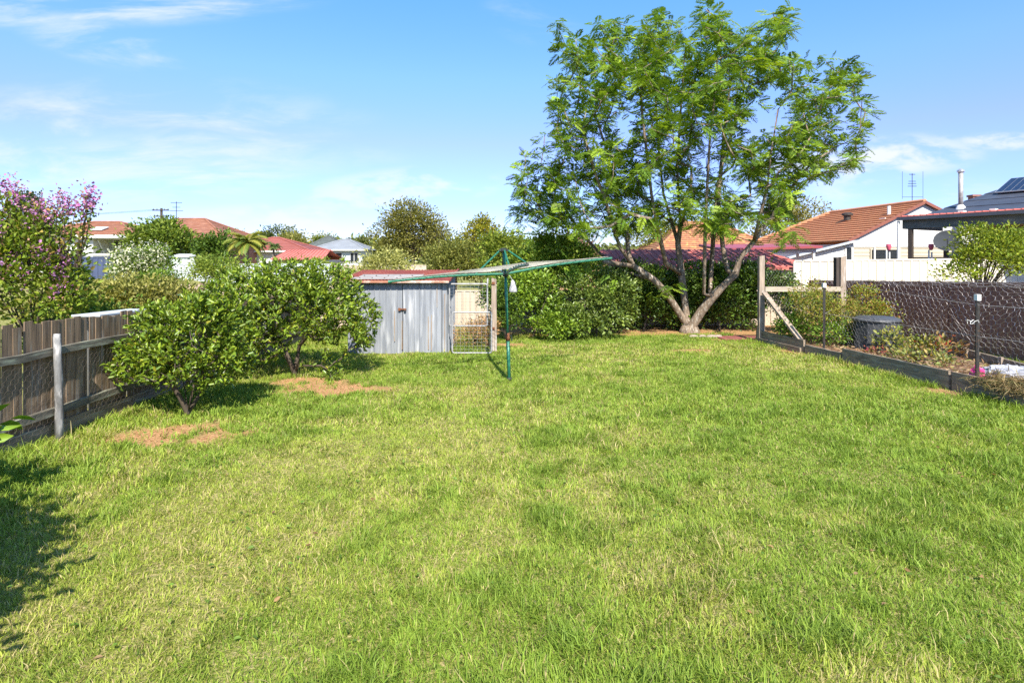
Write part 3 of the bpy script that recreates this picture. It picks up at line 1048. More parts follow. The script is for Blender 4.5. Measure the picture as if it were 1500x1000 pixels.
# ------------------------------------------------------------------ rotary clothes line
def hoist():
    base = Vector((-0.048, 10.0, 0))
    hub = P(740.5, 401, 10.02)
    head = P(738, 366, 10.03)
    root = thing('rotary_clothesline', base, 'green rotary clothes line standing in the middle of the lawn', 'clothes line')
    ax = (hub - base).normalized()
    pole = MB().tube([base - ax * 0.1, base + ax * 0.78], 0.031, 14).build('pole', M['hoist_green'], root, smooth=True)
    MB().tube([base + ax * 0.78, hub + ax * 0.03], 0.024, 14).build('pole', M['hoist_green'], root, smooth=True)
    MB().tube([base - ax * 0.0, base + ax * 0.05], 0.05, 12).build('ground_collar', M['hoist_dark'], root, smooth=True)
    MB().tube([base + ax * 0.70, base + ax * 0.83], 0.041, 12).build('collar', M['rust'], root, smooth=True)
    c = base + ax * 0.79
    MB().tube([c, c + Vector((0.07, -0.05, 0)), c + Vector((0.075, -0.055, -0.09))], 0.009, 8).build('crank_handle', M['hoist_dark'], root)
    MB().tube([hub - ax * 0.05, hub + ax * 0.04], 0.052, 14).build('hub', M['hoist_dark'], root, smooth=True)
    MB().tube([hub, head], 0.023, 10).build('mast', M['hoist_green'], root, smooth=True)
    mh = MB().lathe(head, [(0.03, -0.04), (0.065, -0.02), (0.065, 0.015), (0.03, 0.035)], 12)
    for k in range(4):
        a = k * math.pi / 2 + 0.3
        mh.box((head.x + 0.06 * math.cos(a) - 0.025, head.y + 0.06 * math.sin(a) - 0.025, head.z - 0.02), (head.x + 0.06 * math.cos(a) + 0.025, head.y + 0.06 * math.sin(a) + 0.025, head.z + 0.012))
    mh.build('head', M['hoist_dark'], root)
    tips = [P(571, 412.5, 9.65), P(772, 388, 8.12), P(894, 378.5, 10.4), P(727, 397, 11.9)]
    for i, t in enumerate(tips):
        d = (t - hub).normalized()
        s = hub + d * 0.04
        n = 8
        arm = MB()
        sag = [(s.lerp(t, k / n) + Vector((0, 0, 0.028 * math.sin(math.pi * k / n)))) for k in range(n + 1)]
        arm.tube(sag, [0.021] * (n + 1), 8)
        ao = arm.build('arm', M['hoist_green'], root)
        MB().tube([t - d * 0.03, t + d * 0.03], 0.025, 8).build('end_cap', M['hoist_dark'] if i == 1 else M['hoist_green'], ao)
        for fr in (0.30, 0.42, 0.54, 0.66, 0.78, 0.89, 0.98):
            q = hub.lerp(t, fr) + Vector((0, 0, 0.028 * math.sin(math.pi * fr)))
            MB().box((q.x - 0.012, q.y - 0.012, q.z + 0.012), (q.x + 0.012, q.y + 0.012, q.z + 0.04)).build('line_hook', M['hoist_dark'], ao)
        st = MB().tube([head + Vector((d.x, d.y, 0)) * 0.06, hub.lerp(t, 0.27) + Vector((0, 0, 0.02))], 0.016, 8)
        st.build('strut', M['hoist_green'] if i != 3 else M['hoist_dark'], root)
    ln = MB()
    for fr in (0.30, 0.36, 0.42, 0.48, 0.54, 0.60, 0.66, 0.72, 0.78, 0.835, 0.89, 0.935, 0.98):
        q = [hub.lerp(t, fr) + Vector((0, 0, 0.028 * math.sin(math.pi * fr) + 0.036)) for t in tips]
        for a in range(4):
            p0, p1 = q[a], q[(a + 1) % 4]
            ln.tube([p0, p0.lerp(p1, 0.5) - Vector((0, 0, 0.012)), p1], 0.0034, 4, False)
    ln.build('washing_lines', M['line_wire'], root)


hoist()


def pegbag():
    p = P(750.5, 415, 9.92)
    mb = MB()
    n = 14
    prof = [(0.012, 0.12), (0.03, 0.09), (0.045, 0.02), (0.062, -0.04), (0.07, -0.08), (0.05, -0.10)]
    b = len(mb.v)
    for r, z in prof:
        for k in range(n):
            a = 2 * math.pi * k / n
            rr = r * (1 + 0.16 * math.sin(3 * a + z * 20) + 0.1 * math.sin(5 * a))
            mb.v.append((p.x + rr * math.cos(a) + (0.13 - z) * 0.10, p.y + rr * 0.6 * math.sin(a), p.z + z - 0.06))
    for i in range(len(prof) - 1):
        for k in range(n):
            k2 = (k + 1) % n
            mb.f.append((b + i * n + k, b + (i + 1) * n + k, b + (i + 1) * n + k2, b + i * n + k2))
    mb.f.append(tuple(b + k for k in range(n)))
    mb.f.append(tuple(b + (len(prof) - 1) * n + k for k in range(n))[::-1])
    r = thing('peg_bag', (p.x, p.y, p.z + 0.1), 'white cloth peg bag hanging beside the clothes line pole', 'bag')
    mb.build('bag', M['cloth'], r, smooth=True)
    MB().tube([(p.x, p.y, p.z + 0.06), (p.x - 0.05, p.y + 0.08, p.z + 0.14)], 0.004, 5).build('strap', M['cloth'], r)


pegbag()


# ------------------------------------------------------------------ jacaranda
def grow(nodes, parent, targets, upw=0.6, seg=4, pen=1.6):
    """greedy branching: every target is reached from the best existing node by a curved shoot"""
    for t in targets:
        A = np.array(nodes)
        d = np.linalg.norm(A - t, axis=1)
        over = np.maximum(0, A[:, 2] - t[2] + 0.12 * d)
        j = int(np.argmin(d + pen * over))
        a = A[j]
        prev = j
        L = np.linalg.norm(t - a)
        ctrl = a * 0.55 + t * 0.45
        ctrl[:2] = ctrl[:2] + (t[:2] - a[:2]) * 0.14
        ctrl = ctrl + rng.normal(0, 0.05 * L, 3) - np.array([0, 0, 0.04 * L])
        m = max(2, min(seg, int(L / 0.25) + 1))
        for k in range(1, m + 1):
            s = k / m
            q = (1 - s) ** 2 * a + 2 * s * (1 - s) * ctrl + s * s * t
            nodes.append(q)
            parent.append(prev)
            prev = len(nodes) - 1
    return nodes, parent


def limb_mesh(nodes, parent, rtip, power=0.48, rmax=None, sides=7):
    n = len(nodes)
    ch = [[] for _ in range(n)]
    for i, p in enumerate(parent):
        if p >= 0:
            ch[p].append(i)
    cnt = [0] * n
    for i in range(n - 1, -1, -1):
        cnt[i] = max(1, sum(cnt[c] for c in ch[i]))
    rad = [rtip * c ** power for c in cnt]
    if rmax:
        rad = [min(r, rmax) for r in rad]
    mb = MB()
    starts = [(0, None)]
    while starts:
        s, pr = starts.pop()
        chain = ([pr] if pr is not None else []) + [s]
        cur = s
        while ch[cur]:
            order = sorted(ch[cur], key=lambda c: -cnt[c])
            for o in order[1:]:
                starts.append((o, cur))
            cur = order[0]
            chain.append(cur)
        rr = [rad[k] for k in chain]
        if pr is not None:
            rr[0] = min(rad[pr], rr[1] * 1.15)
        mb.tube([nodes[k] for k in chain], rr, sides if rr[0] > 0.03 else 5)
    return mb, rad, ch


def in_poly(x, y, poly):
    c = False
    j = len(poly) - 1
    for i in range(len(poly)):
        xi, yi = poly[i]
        xj, yj = poly[j]
        if (yi > y) != (yj > y) and x < (xj - xi) * (y - yi) / (yj - yi) + xi:
            c = not c
        j = i
    return c


FROND_PAIRS = 11


def fronds(C, D, L, cols, name, material, parent):
    """feathery leaves: a drooping stalk carrying pairs of narrow leaflets"""
    n = len(C)
    U = rng.normal(0, 0.35, (n, 3)) + np.array([0, 0, 1.0])
    S = unit(np.cross(D, U))
    Nn = unit(np.cross(S, D))
    L = L[:, None]
    elems, cc = [], []
    droop = rng.uniform(0.12, 0.5, (n, 1))
    for k in range(FROND_PAIRS):
        t = 0.22 + 0.78 * k / (FROND_PAIRS - 1)
        p = C + D * L * t - np.array([0, 0, 1.0]) * L * droop * t * t
        pl = L * (0.34 * math.sin(math.pi * (0.22 + 0.68 * t)) + 0.03)
        for s in (-1, 1):
            dd = unit(D * 0.62 + S * s * 0.85 - np.array([0, 0, 0.35]) * (0.4 + droop) + rng.normal(0, 0.10, (n, 3)))
            w = unit(np.cross(dd, Nn)) * L * 0.040
            V = np.stack([p, p + dd * pl * 0.45 + w, p + dd * pl, p + dd * pl * 0.45 - w], 1)
            elems.append(V)
            cc.append(cols * rng.uniform(0.85, 1.15, (n, 1)))
    V = np.concatenate(elems)
    np_mesh(name, V, [(0, 1, 2, 3)], material, np.concatenate(cc), parent)


def jacaranda():
    base = P(1010, 489, 16.7)
    base.z = 0.0
    root = thing('jacaranda_tree', base, 'tall feathery green jacaranda with three forked trunks in front of the hedge', 'tree')
    D0 = 16.7

    def Q(px, py, dd=0.0):
        return np.array(P(px, py, D0 + dd))
    nodes, parent = [np.array((base.x, base.y, -0.1)), Q(1010, 480)], [-1, 0]

    def limb(start, pts):
        prev = start
        ids = []
        for q in pts:
            nodes.append(q)
            parent.append(prev)
            prev = len(nodes) - 1
            ids.append(prev)
        return ids
    l1 = limb(1, [Q(1003, 471), Q(991, 452, -.1), Q(978, 432, -.2), Q(958, 410, -.3), Q(927, 389, -.5)])
    l1a = limb(l1[-1], [Q(921, 375, -.5), Q(918, 340, -.4), Q(907, 305, -.2), Q(899, 270, 0), Q(890, 225, .2), Q(876, 180, .4), Q(862, 130, .5)])
    l1b = limb(l1[-1], [Q(908, 362, -.8), Q(897, 331, -1.0), Q(886, 290, -1.2), Q(872, 255, -1.4), Q(860, 215, -1.5)])
    l1c = limb(l1[3], [Q(915, 398, .6), Q(880, 372, 1.0), Q(850, 340, 1.2), Q(830, 310, 1.3)])
    l2 = limb(1, [Q(1006, 470, .1), Q(1003, 442, .2), Q(998, 402, .3), Q(993, 356, .4)])
    l2a = limb(l2[-1], [Q(997, 330, .4), Q(994, 290, .4), Q(992, 240, .3), Q(996, 180, .2), Q(1000, 120, .1), Q(1004, 70, 0)])
    l2b = limb(l2[-1], [Q(984, 325, .8), Q(972, 285, 1.1), Q(966, 235, 1.3), Q(962, 170, 1.4), Q(958, 100, 1.3)])
    l2c = limb(l2[2], [Q(975, 385, -.6), Q(965, 340, -1.0), Q(955, 290, -1.2), Q(948, 230, -1.2), Q(940, 160, -1.1), Q(930, 90, -1.0)])
    l3 = limb(1, [Q(1016, 474, -.1), Q(1028, 455, -.2), Q(1044, 434, -.4), Q(1060, 418, -.5), Q(1077, 402, -.6)])
    l3a = limb(l3[-1], [Q(1084, 378, -.7), Q(1104, 354, -.8), Q(1116, 337, -.8), Q(1134, 311, -.8), Q(1160, 273, -.7), Q(1188, 240, -.5), Q(1225, 215, -.3)])
    l3b = limb(l3[-1], [Q(1066, 396, .0), Q(1059, 364, .3), Q(1056, 335, .5), Q(1052, 290, .7), Q(1058, 230, .9), Q(1064, 160, 1.0), Q(1075, 90, 1.0)])
    l3c = limb(l3[2], [Q(1031, 430, -.6), Q(1032, 380, -.9), Q(1033, 331, -1.1), Q(1036, 270, -1.3), Q(1040, 200, -1.4), Q(1048, 130, -1.4)])
    l3d = limb(l3a[1], [Q(1112, 322, -1.3), Q(1124, 275, -1.5), Q(1130, 220, -1.5), Q(1140, 160, -1.4)])
    l3e = limb(l3[2], [Q(1040, 425, .2), Q(1046, 331, .4), Q(1050, 270, .3), Q(1070, 200, .2), Q(1090, 130, .1)])
    poly = [(752, 312), (758, 245), (785, 212), (806, 170), (792, 110), (814, 70), (812, 34), (845, 22), (872, 55), (882, 18), (905, 22), (930, 45), (948, 8), (985, 5),
            (1012, 40), (1030, 10), (1062, 14), (1078, 58), (1104, 40), (1118, 66), (1132, 10), (1164, 22), (1156, 62), (1186, 70), (1215, 92), (1240, 78), (1264, 98),
            (1252, 138), (1278, 152), (1262, 190), (1270, 224), (1236, 250), (1212, 236), (1190, 262), (1162, 300), (1166, 335), (1136, 325), (1100, 300), (1070, 345),
            (1040, 330), (1000, 345), (960, 330), (920, 350), (880, 350), (852, 338), (800, 335), (770, 332)]
    tg = []
    tries = 0
    while len(tg) < 520 and tries < 90000:
        tries += 1
        px, py = random.uniform(750, 1282), random.uniform(4, 352)
        if not in_poly(px, py, poly):
            continue
        # gaps where the sky shows through
        g = mnoise.noise((px / 48.0, py / 42.0, 3.3))
        if g < (-0.30 if py < 170 else -0.42):
            continue
        cxn = (px - 1010) / 265.0
        dep = 2.6 * math.sqrt(max(0.05, 1 - cxn * cxn * 0.9)) * (0.75 if py < 60 else 1)
        q = Q(px, py, random.uniform(-dep, dep))
        if any(np.linalg.norm(q - r) < 0.36 for r in tg):
            continue
        tg.append(q)
    b3 = np.array(base)
    tg.sort(key=lambda t: np.linalg.norm(t - b3 - np.array([0, 0, 2.5])))
    n_main = len(nodes)
    grow(nodes, parent, tg, seg=4)
    mb, rad, ch = limb_mesh(nodes, parent, 0.0118, 0.52, 0.20, 9)
    mb.v = mb.v
    # flare at the foot
    mb.tube([(base.x, base.y, -0.08), (base.x + 0.0, base.y, 0.06), (base.x, base.y, 0.22)], [0.34, 0.29, 0.22], 12)
    sb = P(927, 390, 16.2)
    mb.tube([sb, P(903, 386, 15.9), P(884, 383, 15.7)], [0.07, 0.062, 0.058], 8)
    mb.build('trunk', M['bark'], root, smooth=True)
    # feathery leaves in rosettes at shoot ends and along the young shoots
    C, D, L = [], [], []
    for i in range(n_main, len(nodes)):
        a = np.array(nodes[parent[i]])
        b = np.array(nodes[i])
        tip = not ch[i]
        k = random.randint(9, 13) if tip else random.randint(4, 7)
        ax = unit(b - a)
        for _ in range(k):
            s = 0.0 if tip else random.random()
            o = b - (b - a) * s
            az = random.uniform(0, 2 * math.pi)
            d = np.array([math.cos(az), math.sin(az), random.uniform(-0.75, 0.95)]) + ax * (0.45 if tip else 0.1)
            C.append(o + rng.normal(0, 0.06, 3))
            D.append(d)
            L.append(random.uniform(0.27, 0.48))
    # drooping low leaves on the left limb and round the right fork
    for (px, py, dd, k) in ((900, 405, -1.0, 8), (960, 425, -0.6, 9), (985, 420, -0.6, 7), (850, 395, -0.8, 10), (830, 385, -0.8, 8), (875, 390, -0.7, 8), (1150, 355, -0.9, 12), (1165, 340, -0.9, 12), (1150, 330, -.8, 12), (790, 345, -.2, 12), (770, 325, 0, 10), (815, 360, -.3, 10)):
        for _ in range(k):
            az = random.uniform(0, 2 * math.pi)
            C.append(Q(px + random.uniform(-8, 8), py + random.uniform(-8, 8), dd + random.uniform(-.2, .2)))
            D.append(np.array([math.cos(az), math.sin(az), random.uniform(-0.6, 0.3)]))
            L.append(random.uniform(0.3, 0.5))
    C, D, L = np.array(C), unit(np.array(D)), np.array(L)
    cols = palette(len(C), [(0.098, 0.175, 0.022), (0.070, 0.138, 0.020), (0.145, 0.220, 0.024), (0.056, 0.112, 0.020)])
    fronds(C, D, L, cols, 'crown', M['leaf'], root)
    print('fronds', len(C), 'targets', len(tg))


jacaranda()


# ------------------------------------------------------------------ citrus trees
def citrus(label, base, blobs, nt_, leaves_per, leafL, low_sprays=()):
    base = Vector(base)
    root = thing('citrus_tree', base, label, 'tree', 'citrus trees on the lawn')
    b = np.array(base)
    nodes, parent = [b + np.array([0, 0, -0.05]), b + np.array([0.0, 0, 0.06])], [-1, 0]
    for az, sp, h in ((0.3, 0.22, 0.42), (2.3, 0.26, 0.40), (4.2, 0.2, 0.45), (1.2, 0.12, 0.55), (5.4, 0.24, 0.38)):
        p = 1
        for s in (0.5, 1.0):
            q = b + np.array([math.cos(az) * sp * s, math.sin(az) * sp * s, 0.06 + (h - 0.06) * s])
            nodes.append(q)
            parent.append(p)
            p = len(nodes) - 1
    pos, bc, d = clumps(blobs, nt_, -0.9, 0.35)
    pos = pos[pos[:, 2] > 0.24]
    # upright shoots that break the outline
    up = pos[rng.choice(len(pos), len(pos) // 7, replace=False)]
    up = up + np.stack([rng.normal(0, 0.06, len(up)), rng.normal(0, 0.06, len(up)), rng.uniform(0.10, 0.26, len(up))], 1)
    pos = np.concatenate([pos, up, np.array(low_sprays).reshape(-1, 3)])
    order = np.argsort(np.linalg.norm(pos - b - np.array([0, 0, 0.4]), axis=1))
    nm = len(nodes)
    grow(nodes, parent, list(pos[order]), seg=4, pen=0.8)
    mb, rad, ch = limb_mesh(nodes, parent, 0.0040, 0.45, 0.045, 8)
    mb.build('trunk', M['bark_dark'], root, smooth=True)
    C, D = [], []
    ctr = np.mean(np.array([bb[:3] for bb in blobs]), axis=0)
    for i in range(nm, len(nodes)):
        a, q = np.array(nodes[parent[i]]), np.array(nodes[i])
        tip = not ch[i]
        ax = unit(q - a)
        outv = unit(q - ctr)
        k = leaves_per if tip else leaves_per // 3
        for _ in range(k):
            s = random.random() ** 1.5 * (0.9 if tip else 1.0)
            o = q - (q - a) * s + rng.normal(0, 0.035, 3)
            C.append(o)
            D.append(ax * 0.55 + outv * 0.35 + np.array([0, 0, 0.25]) + rng.normal(0, 0.62, 3))
    C, D = np.array(C), unit(np.array(D))
    L = leafL * rng.uniform(0.6, 1.3, len(C))
    cols = palette(len(C), [(0.085, 0.140, 0.016), (0.052, 0.100, 0.014), (0.130, 0.185, 0.018), (0.20, 0.20, 0.025)], weights=[0.42, 0.31, 0.25, 0.02])
    np_mesh('crown', leaf_verts(C, D, L, L * 0.46, 0.22, 0.2), LEAFPAT, M['leaf_gloss'], cols, root)
    print('citrus leaves', len(C))


citrus('nearer, smaller citrus tree on the lawn beside the dark paling fence', (-4.37, 7.68, 0),
       [(-4.40, 7.75, 1.00, 0.84, 0.72, 0.58), (-4.85, 7.7, 0.74, 0.48, 0.5, 0.36), (-4.0, 7.75, 0.75, 0.42, 0.5, 0.40), (-4.05, 7.8, 1.42, 0.50, 0.45, 0.28), (-4.80, 7.8, 1.22, 0.48, 0.45, 0.28)],
       500, 18, 0.074)
citrus('larger rounder citrus tree on the lawn beside the grey shed', (-3.95, 10.35, 0),
       [(-4.05, 10.5, 1.30, 1.32, 1.10, 0.80), (-3.15, 10.4, 1.08, 0.78, 0.8, 0.62), (-4.95, 10.5, 1.15, 0.80, 0.85, 0.66), (-3.9, 10.5, 1.72, 0.95, 0.8, 0.42), (-2.80, 10.4, 0.80, 0.36, 0.4, 0.36), (-5.1, 10.3, 1.75, 0.3, 0.3, 0.3), (-4.7, 10.2, 0.62, 0.7, 0.6, 0.34)],
       980, 17, 0.080, [P(480, 520, 10.1), P(490, 530, 10.1), P(470, 535, 10.0), P(500, 525, 10.2), P(485, 545, 10.1), P(505, 515, 10.2), P(477, 512, 10.1), P(483, 555, 10.0), P(495, 545, 10.0)])


# ------------------------------------------------------------------ plants near the fence
GREENS = [(0.070, 0.125, 0.020), (0.045, 0.090, 0.016), (0.105, 0.165, 0.024)]


def myrtle():
    base = (-7.1, 8.6, 0)
    blobs = [(-7.35, 8.6, 1.85, 0.75, 0.8, 0.75), (-7.6, 8.6, 2.45, 0.65, 0.7, 0.5), (-6.95, 8.5, 1.45, 0.42, 0.5, 0.40), (-8.0, 8.6, 1.8, 0.8, 0.8, 0.7)]

    def blooms(root, c, b):
        pts = []
        tips = [P(14, 285, 8.6), P(22, 275, 8.6), P(28, 292, 8.6), P(91, 290, 8.4), P(84, 300, 8.4), P(98, 302, 8.4), P(110, 306, 8.4), P(130, 290, 8.3), P(124, 300, 8.3), P(137, 298, 8.3), P(133, 284, 8.3), P(60, 300, 8.5), P(48, 310, 8.5), P(72, 312, 8.5), P(5, 272, 8.6)]
        mb = MB()
        for t in tips:
            s = Vector((-7.0 + (t.x + 7.0) * 0.55, 8.55, 2.0))
            mb.tube(wiggle(s, t, 4, 0.02), [0.014, 0.011, 0.009, 0.006, 0.004], 5)
        mb.build('shoot', M['bark_dark'], root)
        hi = [p for p in c if p[2] > 1.55]
        sel = [hi[i] for i in rng.choice(len(hi), min(85, len(hi)), replace=False)]
        ctrs = np.array([list(t) for t in tips] * 2 + [list(p + np.array([0, -0.05, 0.1])) for p in sel])
        k = rng.integers(0, len(ctrs), 3800)
        pos = ctrs[k] + rng.normal(0, 1, (3800, 3)) * np.array([0.06, 0.06, 0.085])
        D = unit(rng.normal(0, 1, (3800, 3)) + np.array([0, 0, 0.4]))
        cols = palette(3800, [(0.50, 0.22, 0.46), (0.42, 0.13, 0.34), (0.36, 0.20, 0.42), (0.30, 0.17, 0.12), (0.26, 0.15, 0.08)], weights=[0.28, 0.16, 0.16, 0.22, 0.18], gain=(1.25, 1.25, 1.25))
        L = rng.uniform(0.025, 0.055, 3800)
        np_mesh('blossom', leaf_verts(pos, D, L, L * 0.8), LEAFPAT, M['petal'], cols, root)
        # leaves up the flowering shoots
        pp, dd = [], []
        for t in tips:
            s = np.array((-7.0 + (t.x + 7.0) * 0.55, 8.55, 2.0))
            for _ in range(46):
                f = random.uniform(0.2, 0.97)
                pp.append(s + (np.array(t) - s) * f + rng.normal(0, 0.04, 3))
                dd.append(rng.normal(0, 0.7, 3) + np.array([0, 0, 0.3]))
        pp = np.array(pp)
        L = rng.uniform(0.05, 0.085, len(pp))
        np_mesh('shoot_leaves', leaf_verts(pp, unit(np.array(dd)), L, L * 0.5), LEAFPAT, M['leaf'], palette(len(pp), GREENS + [(0.17, 0.12, 0.04)]), root)
    plant('crepe_myrtle', 'purple flowering crepe myrtle rising above the dark paling fence', 'shrub', base, blobs, 150, 7500, 0.085, 0.048,
          [(0.095, 0.150, 0.020), (0.06, 0.105, 0.016), (0.14, 0.19, 0.026), (0.14, 0.11, 0.04)], 0.15, 0.03, 14, extra=blooms, weights=[0.4, 0.28, 0.24, 0.08], parts=('stem', 'foliage'))


myrtle()
OLIVE = [(0.150, 0.165, 0.050), (0.110, 0.125, 0.040), (0.200, 0.205, 0.075), (0.08, 0.095, 0.03)]
plant('hedge_shrub', 'rounded olive green shrub behind the dark paling fence, right of the crepe myrtle', 'shrub', (-8.4, 12.0, 0),
      [(-9.0, 12.0, 0.95, 1.1, 0.9, 0.66), (-7.8, 12.0, 0.95, 1.0, 0.9, 0.66), (-8.3, 12.2, 1.15, 0.9, 0.8, 0.50), (-7.0, 12.2, .92, .75, .7, .6), (-7.5, 12.4, 1.1, .8, .6, .5)], 210, 14000, 0.075, 0.042, OLIVE, 0.16, 0.03, 12, parts=('stem', 'foliage'))
plant('hedge_shrub', 'dull green shrub behind the pale lean-to roof, below the crepe myrtle', 'shrub', (-7.6, 10.0, 0),
      [(-7.7, 10.1, 0.75, 0.8, 0.8, 0.55), (-7.0, 10.3, 0.65, 0.5, 0.7, 0.50)], 90, 4200, 0.08, 0.042, GREENS, 0.16, 0.03, 10, parts=('stem', 'foliage'))

lt = thing('lean_to', (-6.2, 8.8, 0), 'low pale grey lean-to roof just behind the paling fence', 'lean-to')
MB().hexa([(-6.12, 7.9, 1.325), (-5.72, 7.9, 1.325), (-5.72, 9.1, 1.31), (-6.12, 9.1, 1.31), (-6.12, 7.9, 1.35), (-5.72, 7.9, 1.35), (-5.72, 9.1, 1.335), (-6.12, 9.1, 1.335)]).build('roof', M['grey_fence'], lt)
MB().box((-5.76, 7.88, 1.22), (-5.715, 9.12, 1.305)).build('fascia', M['grey_fence'], lt)
for yy in (8.0, 9.0):
    MB().box((-5.80, yy, 0), (-5.74, yy + 0.06, 1.215)).build('post', M['white_paint'], lt)
MB().box((-6.10, 8.0, 0), (-6.06, 9.0, 1.30)).build('back_wall', M['pale_wall'], lt)

plant('leafy_shrub', 'broad leaved young plant poking into view at the foot of the left fence', 'shrub', (-4.55, 4.55, 0),
      [(-4.62, 4.6, 0.72, 0.30, 0.30, 0.28)], 16, 70, 0.18, 0.10, [(0.12, 0.21, 0.025), (0.09, 0.17, 0.02)], 0.07, 0.015, 8, 'leaf_gloss', parts=('stem', 'foliage'))
plant('leafy_shrub', 'tall broad leaved bush shading the lawn beside the near end of the left fence', 'shrub', (-4.05, 2.3, 0),
      [(-3.25, 1.70, 1.35, 0.62, 0.55, 0.8), (-3.85, 2.45, 1.15, 0.7, 0.7, 0.8), (-4.4, 2.9, 1.2, .6, .6, .7)], 130, 5200, 0.12, 0.06, GREENS, 0.16, 0.035, 12, 'leaf_gloss', parts=('stem', 'foliage'))

# ------------------------------------------------------------------ hedge at the back of the lawn
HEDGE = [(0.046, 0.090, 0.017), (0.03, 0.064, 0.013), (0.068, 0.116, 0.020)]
HG = 'hedge shrubs along the back of the lawn'
plant('hedge_shrub', 'bright green hedge shrub next to the timber gate post', 'shrub', (0.55, 15.4, 0),
      [(0.55, 15.6, 0.62, 0.95, 0.75, 0.72), (0.2, 15.8, 1.2, 0.7, 0.7, 0.55), (1.1, 15.4, 0.42, 0.7, 0.7, 0.45), (0.68, 15.44, 1.18, 0.25, 0.21, 0.3), (1.58, 15.05, 0.36, 0.27, 0.23, 0.33), (0.77, 15.64, 1.43, 0.34, 0.29, 0.21), (0.07, 15.22, 1.08, 0.36, 0.29, 0.25), (1.67, 15.22, 0.56, 0.23, 0.27, 0.32), (0.77, 15.96, 1.32, 0.25, 0.29, 0.34), (1.26, 14.83, 0.34, 0.25, 0.29, 0.22)], 80, 7600, 0.095, 0.055, [(0.090, 0.160, 0.020), (0.052, 0.10, 0.016), (0.13, 0.205, 0.025)], 0.15, 0.03, 10, 'leaf_gloss', HG, fmin=0.68, parts=('stem', 'foliage'))
plant('hedge_shrub', 'grey green rounded hedge shrub below the right end of the clothes line arm', 'shrub', (2.3, 15.5, 0),
      [(2.35, 15.5, 0.62, 0.9, 0.7, 0.65), (2.0, 15.9, 1.15, 0.8, 0.7, 0.6), (2.9, 15.9, 0.75, 0.7, 0.7, 0.75), (2.1, 15.2, 0.3, 0.7, 0.5, 0.3), (2.68, 15.97, 1.59, 0.3, 0.21, 0.25), (2.57, 15.58, 1.0, 0.31, 0.3, 0.26), (2.78, 15.32, 1.36, 0.39, 0.22, 0.36), (2.3, 15.37, 1.02, 0.29, 0.2, 0.35), (2.11, 14.78, 0.51, 0.34, 0.21, 0.26), (1.69, 15.37, 1.58, 0.24, 0.29, 0.25), (1.53, 15.07, 0.51, 0.27, 0.26, 0.32)], 80, 7600, 0.095, 0.055, [(0.075, 0.120, 0.026), (0.045, 0.078, 0.02), (0.11, 0.155, 0.040)], 0.15, 0.03, 10, 'leaf_gloss', HG, fmin=0.68, parts=('stem', 'foliage'))
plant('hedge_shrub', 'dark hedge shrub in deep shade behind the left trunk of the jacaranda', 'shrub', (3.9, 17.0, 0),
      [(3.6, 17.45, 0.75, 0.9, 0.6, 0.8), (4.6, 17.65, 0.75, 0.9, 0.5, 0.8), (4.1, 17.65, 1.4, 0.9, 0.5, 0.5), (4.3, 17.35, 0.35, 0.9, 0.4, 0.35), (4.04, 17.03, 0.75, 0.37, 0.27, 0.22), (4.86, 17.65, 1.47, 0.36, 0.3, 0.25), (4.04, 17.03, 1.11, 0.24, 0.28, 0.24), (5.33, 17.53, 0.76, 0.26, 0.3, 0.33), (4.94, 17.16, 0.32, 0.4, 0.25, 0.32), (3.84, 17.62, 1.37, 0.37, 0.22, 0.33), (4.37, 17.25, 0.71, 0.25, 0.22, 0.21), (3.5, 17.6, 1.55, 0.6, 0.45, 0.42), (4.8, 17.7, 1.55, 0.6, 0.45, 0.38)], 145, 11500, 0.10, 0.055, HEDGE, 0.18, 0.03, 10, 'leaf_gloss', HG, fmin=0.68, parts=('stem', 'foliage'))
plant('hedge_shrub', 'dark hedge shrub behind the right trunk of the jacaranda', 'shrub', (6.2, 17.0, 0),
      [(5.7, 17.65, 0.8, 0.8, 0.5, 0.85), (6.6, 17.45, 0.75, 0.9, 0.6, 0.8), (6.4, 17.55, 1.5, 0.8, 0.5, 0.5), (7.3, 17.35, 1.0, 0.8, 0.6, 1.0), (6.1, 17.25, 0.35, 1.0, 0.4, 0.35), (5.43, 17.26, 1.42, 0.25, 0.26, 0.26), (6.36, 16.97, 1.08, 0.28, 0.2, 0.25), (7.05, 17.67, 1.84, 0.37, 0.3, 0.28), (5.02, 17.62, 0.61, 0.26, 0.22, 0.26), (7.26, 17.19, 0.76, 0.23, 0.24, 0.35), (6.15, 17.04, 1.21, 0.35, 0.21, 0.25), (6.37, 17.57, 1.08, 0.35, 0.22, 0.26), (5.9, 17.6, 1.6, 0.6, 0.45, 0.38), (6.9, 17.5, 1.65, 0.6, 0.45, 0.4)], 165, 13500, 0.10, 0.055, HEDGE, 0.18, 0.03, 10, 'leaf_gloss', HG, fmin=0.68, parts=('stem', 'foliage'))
plant('hedge_shrub', 'broad light green shrub standing above the back hedge behind the clothes line', 'shrub', (1.0, 17.0, 0),
      [(0.9, 16.9, 1.75, 1.2, 0.6, 0.75), (2.0, 17.0, 1.7, 0.9, 0.5, 0.6), (0.1, 16.9, 1.4, 0.7, 0.5, 0.7), (1.3, 17.0, 2.3, 0.9, 0.5, 0.55)], 161, 8800, 0.10, 0.055, [(0.095, 0.160, 0.024), (0.06, 0.115, 0.020), (0.15, 0.20, 0.032)], 0.135, 0.04, 12, 'leaf', HG, fmin=0.68, parts=('stem', 'foliage'))

